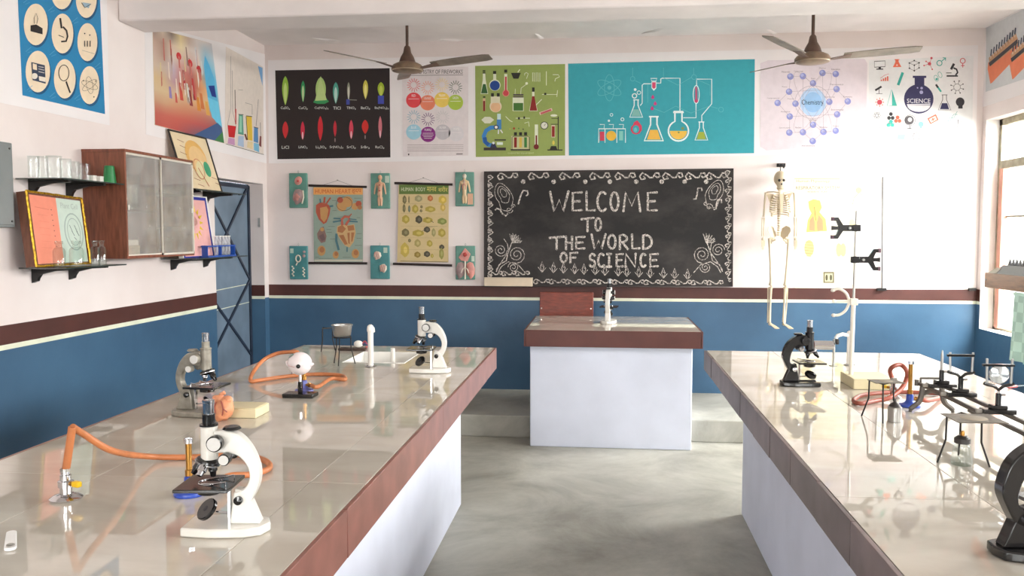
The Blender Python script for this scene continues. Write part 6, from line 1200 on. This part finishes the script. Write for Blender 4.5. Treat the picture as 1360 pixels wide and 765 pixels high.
# white tap pillar with spout by the sink
def water_tap(label, loc, h, rz):
    t = thing('water_tap', label, 'tap', loc, rz)
    MB(CHR).lathe([(0, .0002), (.026, .0002), (.027, .003), (.018, .007)], n=20).build('flange', t)
    MB(WPL).lathe([(.0135, .0072), (.0135, h * .82), (.016, h * .83), (.017, h * .88), (.014, h * .96), (.006, h * .995), (0, h)], n=20).build('pillar', t)
    MB(WPL).tube([(0, .012, h * .86), (0, .04, h * .9), (0, .07, h * .86), (0, .078, h * .78)], .009, 10).build('spout', t); return t
water_tap('white plastic pillar tap standing at the edge of the sink', bt(492.5, 487), .205, .1)
# things lying behind the sink
t = thing('wooden_bar', 'dark wooden bar lying behind the sink', 'slat', bt(468, 465.5), .02); MB(wood('slat_wood', (62, 44, 36), .5, (2, 14, 14))).box(-.075, .075, -.02, .02, 0, .014).build('body', t, bevel=.002); MB(DGREY).box(-.06, -.03, -.012, .012, .0142, .018).build('clip', t)
t = thing('bulb_holder', 'white bulb with red wires beside the dark wooden bar', 'bulb', bt(476, 461.5)); MB(WPL).ell((0, 0, .02), (.026, .02, .0195), 16, 10).build('bulb', t); MB(REDM).tube(smooth([(.02, 0, .02), (.035, .01, .035), (.05, 0, .02), (.06, .01, .006), (.045, -.01, .004)], 5), .003, 6).build('wire', t); MB(M('wire_violet', (110, 60, 110), .4)).tube(smooth([(.02, 0, .015), (.04, -.01, .028), (.055, .0, .012)], 5), .003, 6).build('wire', t)
# white tag with ring at the near edge
t = thing('white_tag', 'glossy white oval tag with a round metal eyelet at the near corner', 'tag', bt(14.5, 720), .62)
P = [(.010 * math.cos(a), .050 + .010 * math.sin(a)) for a in [i * PI / 10 for i in range(11)]] + [(.0115 * math.cos(a), -.05 + .0115 * math.sin(a)) for a in [PI + i * PI / 10 for i in range(11)]]
MB(M('tag_white', (248, 248, 246), .2)).prism([(x, y, .0003) for x, y in P], (0, 0, .006)).build('body', t, bevel=.0015); MB(STEEL).tube([(.007 * math.cos(i * PI / 8), -.042 + .010 * math.sin(i * PI / 8), .0068) for i in range(16)], .0014, 6, True).build('eyelet', t); MB(M('eyelet_grey', (150, 148, 142), .3, .3)).lathe([(.0062, .0063), (0, .0066)], (0, -.042, 0), n=14).build('eyelet_face', t)
# ================================================================== grey-edged bench
t = thing('retort_stand', 'tall retort stand with two black clamps on a cream box base', 'retort stand', (1.115, 3.70, BZ + .0004))
MB(CRB).box(-.085, .085, -.10, .10, 0, .043).build('base', t, bevel=.003)
RW = M('rod_overexposed_white', (232, 226, 212), .3, var=.03); topz = on(1138, 280, 'y', 3.72).z - BZ  # lower rod and curved clamp: overexposure painted in as white
x0 = on(1130, 488, 'y', 3.72).x - 1.115; x1 = on(1138, 280, 'y', 3.72).x - 1.115
rod = lambda z: Vector((x0 + (x1 - x0) * z / topz, .02, z))
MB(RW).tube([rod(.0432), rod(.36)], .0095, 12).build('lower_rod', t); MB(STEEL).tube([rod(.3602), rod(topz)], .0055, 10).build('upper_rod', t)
def clamp(py, sg, mat, curved=False):
    z = on(1136, py, 'y', 3.72).z - BZ; c = rod(z); T_ = lambda x, dz, y=0: c + Vector((sg * x, y, dz))
    b = MB(mat).box(c.x - .016, c.x + .016, c.y - .014, c.y + .014, z - .014, z + .014).build('clamp', t, bevel=.003)
    if not curved:
        MB(mat).prism([T_(.0162, -.013, -.008), T_(.055, -.013, -.008), T_(.075, -.045, -.008), T_(.092, -.045, -.008), T_(.092, -.03, -.008), T_(.082, -.03, -.008), T_(.07, 0, -.008), T_(.082, .03, -.008), T_(.092, .03, -.008), T_(.092, .045, -.008), T_(.075, .045, -.008), T_(.055, .013, -.008), T_(.0162, .013, -.008)], (0, .016, 0)).build('jaw', b)
        MB(mat).prism([T_(.062, -.006, -.006), T_(.1, -.009, -.006), T_(.1, .009, -.006), T_(.062, .006, -.006)], (0, .012, 0)).build('jaw', b)
        for dz in (-.038, .038): MB(M('clamp_cork', (96, 70, 84), .6)).box(c.x + sg * .097 - .0048, c.x + sg * .097 + .0048, c.y - .009, c.y + .009, z + dz - .008, z + dz + .008).build('pad', b)
        MB(STEEL).tube([T_(.03, 0, -.0085), T_(.03, 0, -.022)], .005, 8).build('screw', b)
    else:
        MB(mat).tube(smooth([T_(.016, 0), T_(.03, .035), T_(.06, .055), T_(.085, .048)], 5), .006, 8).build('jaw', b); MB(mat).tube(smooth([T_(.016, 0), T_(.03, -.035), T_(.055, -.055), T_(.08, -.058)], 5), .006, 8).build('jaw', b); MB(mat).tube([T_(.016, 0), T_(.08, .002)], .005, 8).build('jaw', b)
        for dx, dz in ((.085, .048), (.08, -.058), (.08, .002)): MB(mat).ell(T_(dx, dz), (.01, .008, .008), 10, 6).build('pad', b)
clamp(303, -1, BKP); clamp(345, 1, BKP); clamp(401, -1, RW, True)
water_tap('white plastic pillar tap behind the retort stand', bt(1128, 485), .17, 1.9)
t = thing('metal_apparatus', 'small grey metal apparatus with knob standing behind the black microscope', 'apparatus', bt(1107, 486)); MB(STEEL).tube([(0, 0, .0005), (0, 0, .13)], .006, 10).build('post', t); MB(CHR).lathe([(0, 0), (.022, 0), (.022, .09), (.016, .095), (0, .095)], (-.095, 0, .10), (1, 0, 0), 18).build('cylinder', t); MB(DGREY).lathe([(.008, 0), (.014, .004), (.014, .014), (0, .016)], (.006, 0, .118), (1, 0, 0), 12).build('knob', t); MB(STEEL).lathe([(0, 0), (.02, 0), (.02, .003), (0, .004)], n=16).build('foot', t)
# tripods, gauzes, spirit lamps
def gauze(label, loc, rz, w, h):
    t = thing('wire_gauze', label, 'gauze', loc, rz, 'wire gauzes'); G1 = M('gauze_steel', (112, 104, 94), .5, .5, var=.12, scale=60); G2 = M('gauze_ceramic', (150, 140, 124), .8, var=.1)
    MB(G1).box(-w / 2, w / 2, -h / 2, h / 2, 0, .0022).build('mesh', t); MB(G2).lathe([(.0, .0023), (min(w, h) * .32, .0023), (min(w, h) * .30, .0032), (0, .0034)], n=20).build('ceramic_disc', t)
    for y in (-h / 2, h / 2): MB(G1).tube([(-w / 2, y, .0011), (w / 2, y, .0011)], .0016, 6).build('folded_edge', t)
def spirit_lamp(label, loc, gm, h):
    t = thing('spirit_lamp', label, 'spirit lamp', loc, 0, 'spirit lamps'); k = h / .1
    MB(gm).lathe([(0, .0004), (.028 * k, .0004), (.03 * k, .01 * k), (.022 * k, .055 * k), (.014 * k, .062 * k)], n=20).build('font', t); MB(DGREY).lathe([(.0145 * k, .0622 * k), (.022 * k, .064 * k), (.022 * k, .078 * k), (.012 * k, .086 * k)], n=20).build('collar', t); MB(BRS).lathe([(.006 * k, .0862 * k), (.006 * k, .095 * k), (.004 * k, .1 * k), (0, .1 * k)], n=10).build('wick', t)
l1 = bt(1188, 560); tripod('first iron tripod with a narrow gauze, nearer the black microscope', (l1[0] - .035, l1[1] + .03, l1[2]), .3, .13, .045, .07, .52, True); gauze('narrow wire gauze on top of the first tripod', (l1[0] - .025, l1[1] + .02, BZ + .1338), .1, .10, .07)
t = thing('metal_canister', 'grey metal canister with pointed lid under the first tripod', 'canister', l1); MB(STEEL).lathe([(0, .0004), (.022, .0004), (.023, .05), (.019, .053)], n=18).build('body', t); MB(DGREY).lathe([(.02, .0532), (.018, .058), (.005, .068), (.003, .078), (0, .078)], n=16).build('lid', t)
l2 = bt(1277, 617); tripod('second iron tripod with the wide gauze over the glass lamp', (l2[0] + .012, l2[1] + .03, l2[2]), 1.3, .13, .05, .075, .5, True); gauze('wide square wire gauze on top of the second tripod', (l2[0] + .02, l2[1] - .02, BZ + .1338), .03, .13, .11)
spirit_lamp('clear glass spirit lamp under the second tripod', l2, LAB, .095)
# optical bench
OBM = M('optical_bench_grey', (96, 90, 84), .45, .4, var=.12); XA, XB = 1.146, 1.213; ZR = BZ + .1; Y0, Y1 = 1.75, 3.2
t = thing('optical_bench', 'long grey metal optical bench with two rails on cast feet', 'optical bench', ((XA + XB) / 2, 2.4, BZ + .0004), world=True)
for x in (XA, XB): MB(OBM).box(x - .006, x + .006, Y0, Y1, ZR - .008, ZR + .004).build('rail', t, bevel=.002)
for y in (Y1 - .03, Y0 + .03):
    f = MB(OBM)
    for sg, x in ((-1, XA), (1, XB)):
        f.tube(smooth([(x, y, ZR - .008), (x + sg * .002, y, ZR - .035), (x + sg * .012, y, ZR - .065), (x + sg * .036, y, BZ + .014), (x + sg * .04, y, BZ + .0005)], 5), [.010] * 11 + [.009] * 6 + [.006] * 4, 8)
    f.tube(smooth([(XA, y, ZR - .034), ((XA + XB) / 2, y, ZR - .022), (XB, y, ZR - .034)], 5), .009, 8); f.build('cast_foot', t)
MB(OBM).tube([(XA - .008, Y1 + .005, ZR + .012), (XA - .008, Y1 + .005, ZR - .01)], .008, 8).build('levelling_screw', t); MB(OBM).tube([(XA, Y1 - .01, ZR + .02), (XB, Y1 - .01, ZR + .02)], .004, 6).build('end_bar', t)
for x in (XA, XB): MB(OBM).tube([(x, Y1 - .01, ZR + .004), (x, Y1 - .01, ZR + .022)], .004, 6).build('end_post', t)
for y in (2.78, 2.2): MB(OBM).tube([(XA, y, ZR - .01), ((XA + XB) / 2, y, ZR - .03), (XB, y, ZR - .01)], .007, 8).build('cross_brace', t)
def upright(label, y, kind):
    cx = (XA + XB) / 2; o = thing('optical_upright', label, 'upright', (cx, y, ZR + .0045), 0, 'uprights on the optical bench')
    s_ = MB(BKP).box(-.046, .046, -.02, .02, 0, .014); s_.box(-.022, .022, -.016, .016, .014, .026); s_.build('saddle', o, bevel=.002)
    MB(STEEL).tube([(-.046, 0, .007), (-.062, 0, .007)], .006, 8).build('clamp_screw', o)
    MB(BKP).tube([(0, 0, .0262), (0, 0, .062)], .008, 10).build('stem', o); MB(CHR).tube([(.008, 0, .056), (.02, 0, .056)], .004, 8).build('set_screw', o)
    if kind == 'pin': MB(STEEL).lathe([(.0045, .062), (.0045, .115), (.002, .13), (0, .133)], n=10).build('pin', o); return o
    w = .034; q = -.034 if kind == 'frame' else -.025
    if kind == 'lens': MB(STEEL).tube([(0, 0, .062), (0, 0, .072)], .004, 8).build('extension', o)
    MB(BKP).tube([(-w - .008, 0, q + .116), (-w, 0, q + .112), (-w * .4, 0, q + .108), (0, 0, q + .096), (w * .4, 0, q + .108), (w, 0, q + .112), (w + .008, 0, q + .116)], .0055, 8).build('fork', o)
    for sg in (-1, 1): MB(STEEL).tube([(sg * w, 0, q + .112), (sg * (w + .002), 0, .165 if kind == 'lens' else .146)], .004, 8).build('side_rod', o)
    if kind == 'frame': MB(BKP).box(-w - .012, w + .006, -.005, .005, .132, .140).build('cross_bar', o, bevel=.001)
    else:
        MB(BKP).box(-w - .014, w + .008, -.006, .006, .142, .149).build('cross_bar', o, bevel=.001)
        c_ = (0, 0, .118); MB(M('convex_lens', (206, 212, 214), .06, .6)).lathe([(0, -.006), (.012, -.005), (.028, 0), (.012, .005), (0, .006)], c_, (0, 1, 0), 26).build('lens', o)
        MB(CHR).tube([(.0285 * math.cos(i * PI / 14), 0, .118 + .0285 * math.sin(i * PI / 14)) for i in range(28)], .0015, 6, True).build('lens_rim', o)
    return o
upright('needle pin upright at the far end of the optical bench', 3.09, 'pin'); upright('empty square frame upright in the middle of the optical bench', 2.93, 'frame'); upright('lens holder upright with round clear lens', 2.66, 'lens')
# red pen-like rod at the window edge of the bench
t = thing('glass_rod', 'thin red-tipped glass rod lying at the window edge of the bench', 'rod', bt(1350, 515), .5); MB(REDM).tube([(-.05, 0, .006), (0, 0, .006)], .006, 8).build('tip', t); MB(LAB).tube([(0, 0, .006), (.12, 0, .006)], .0055, 8).build('shaft', t)
for o in bpy.data.objects:
    if '_w' in o: del o['_w']
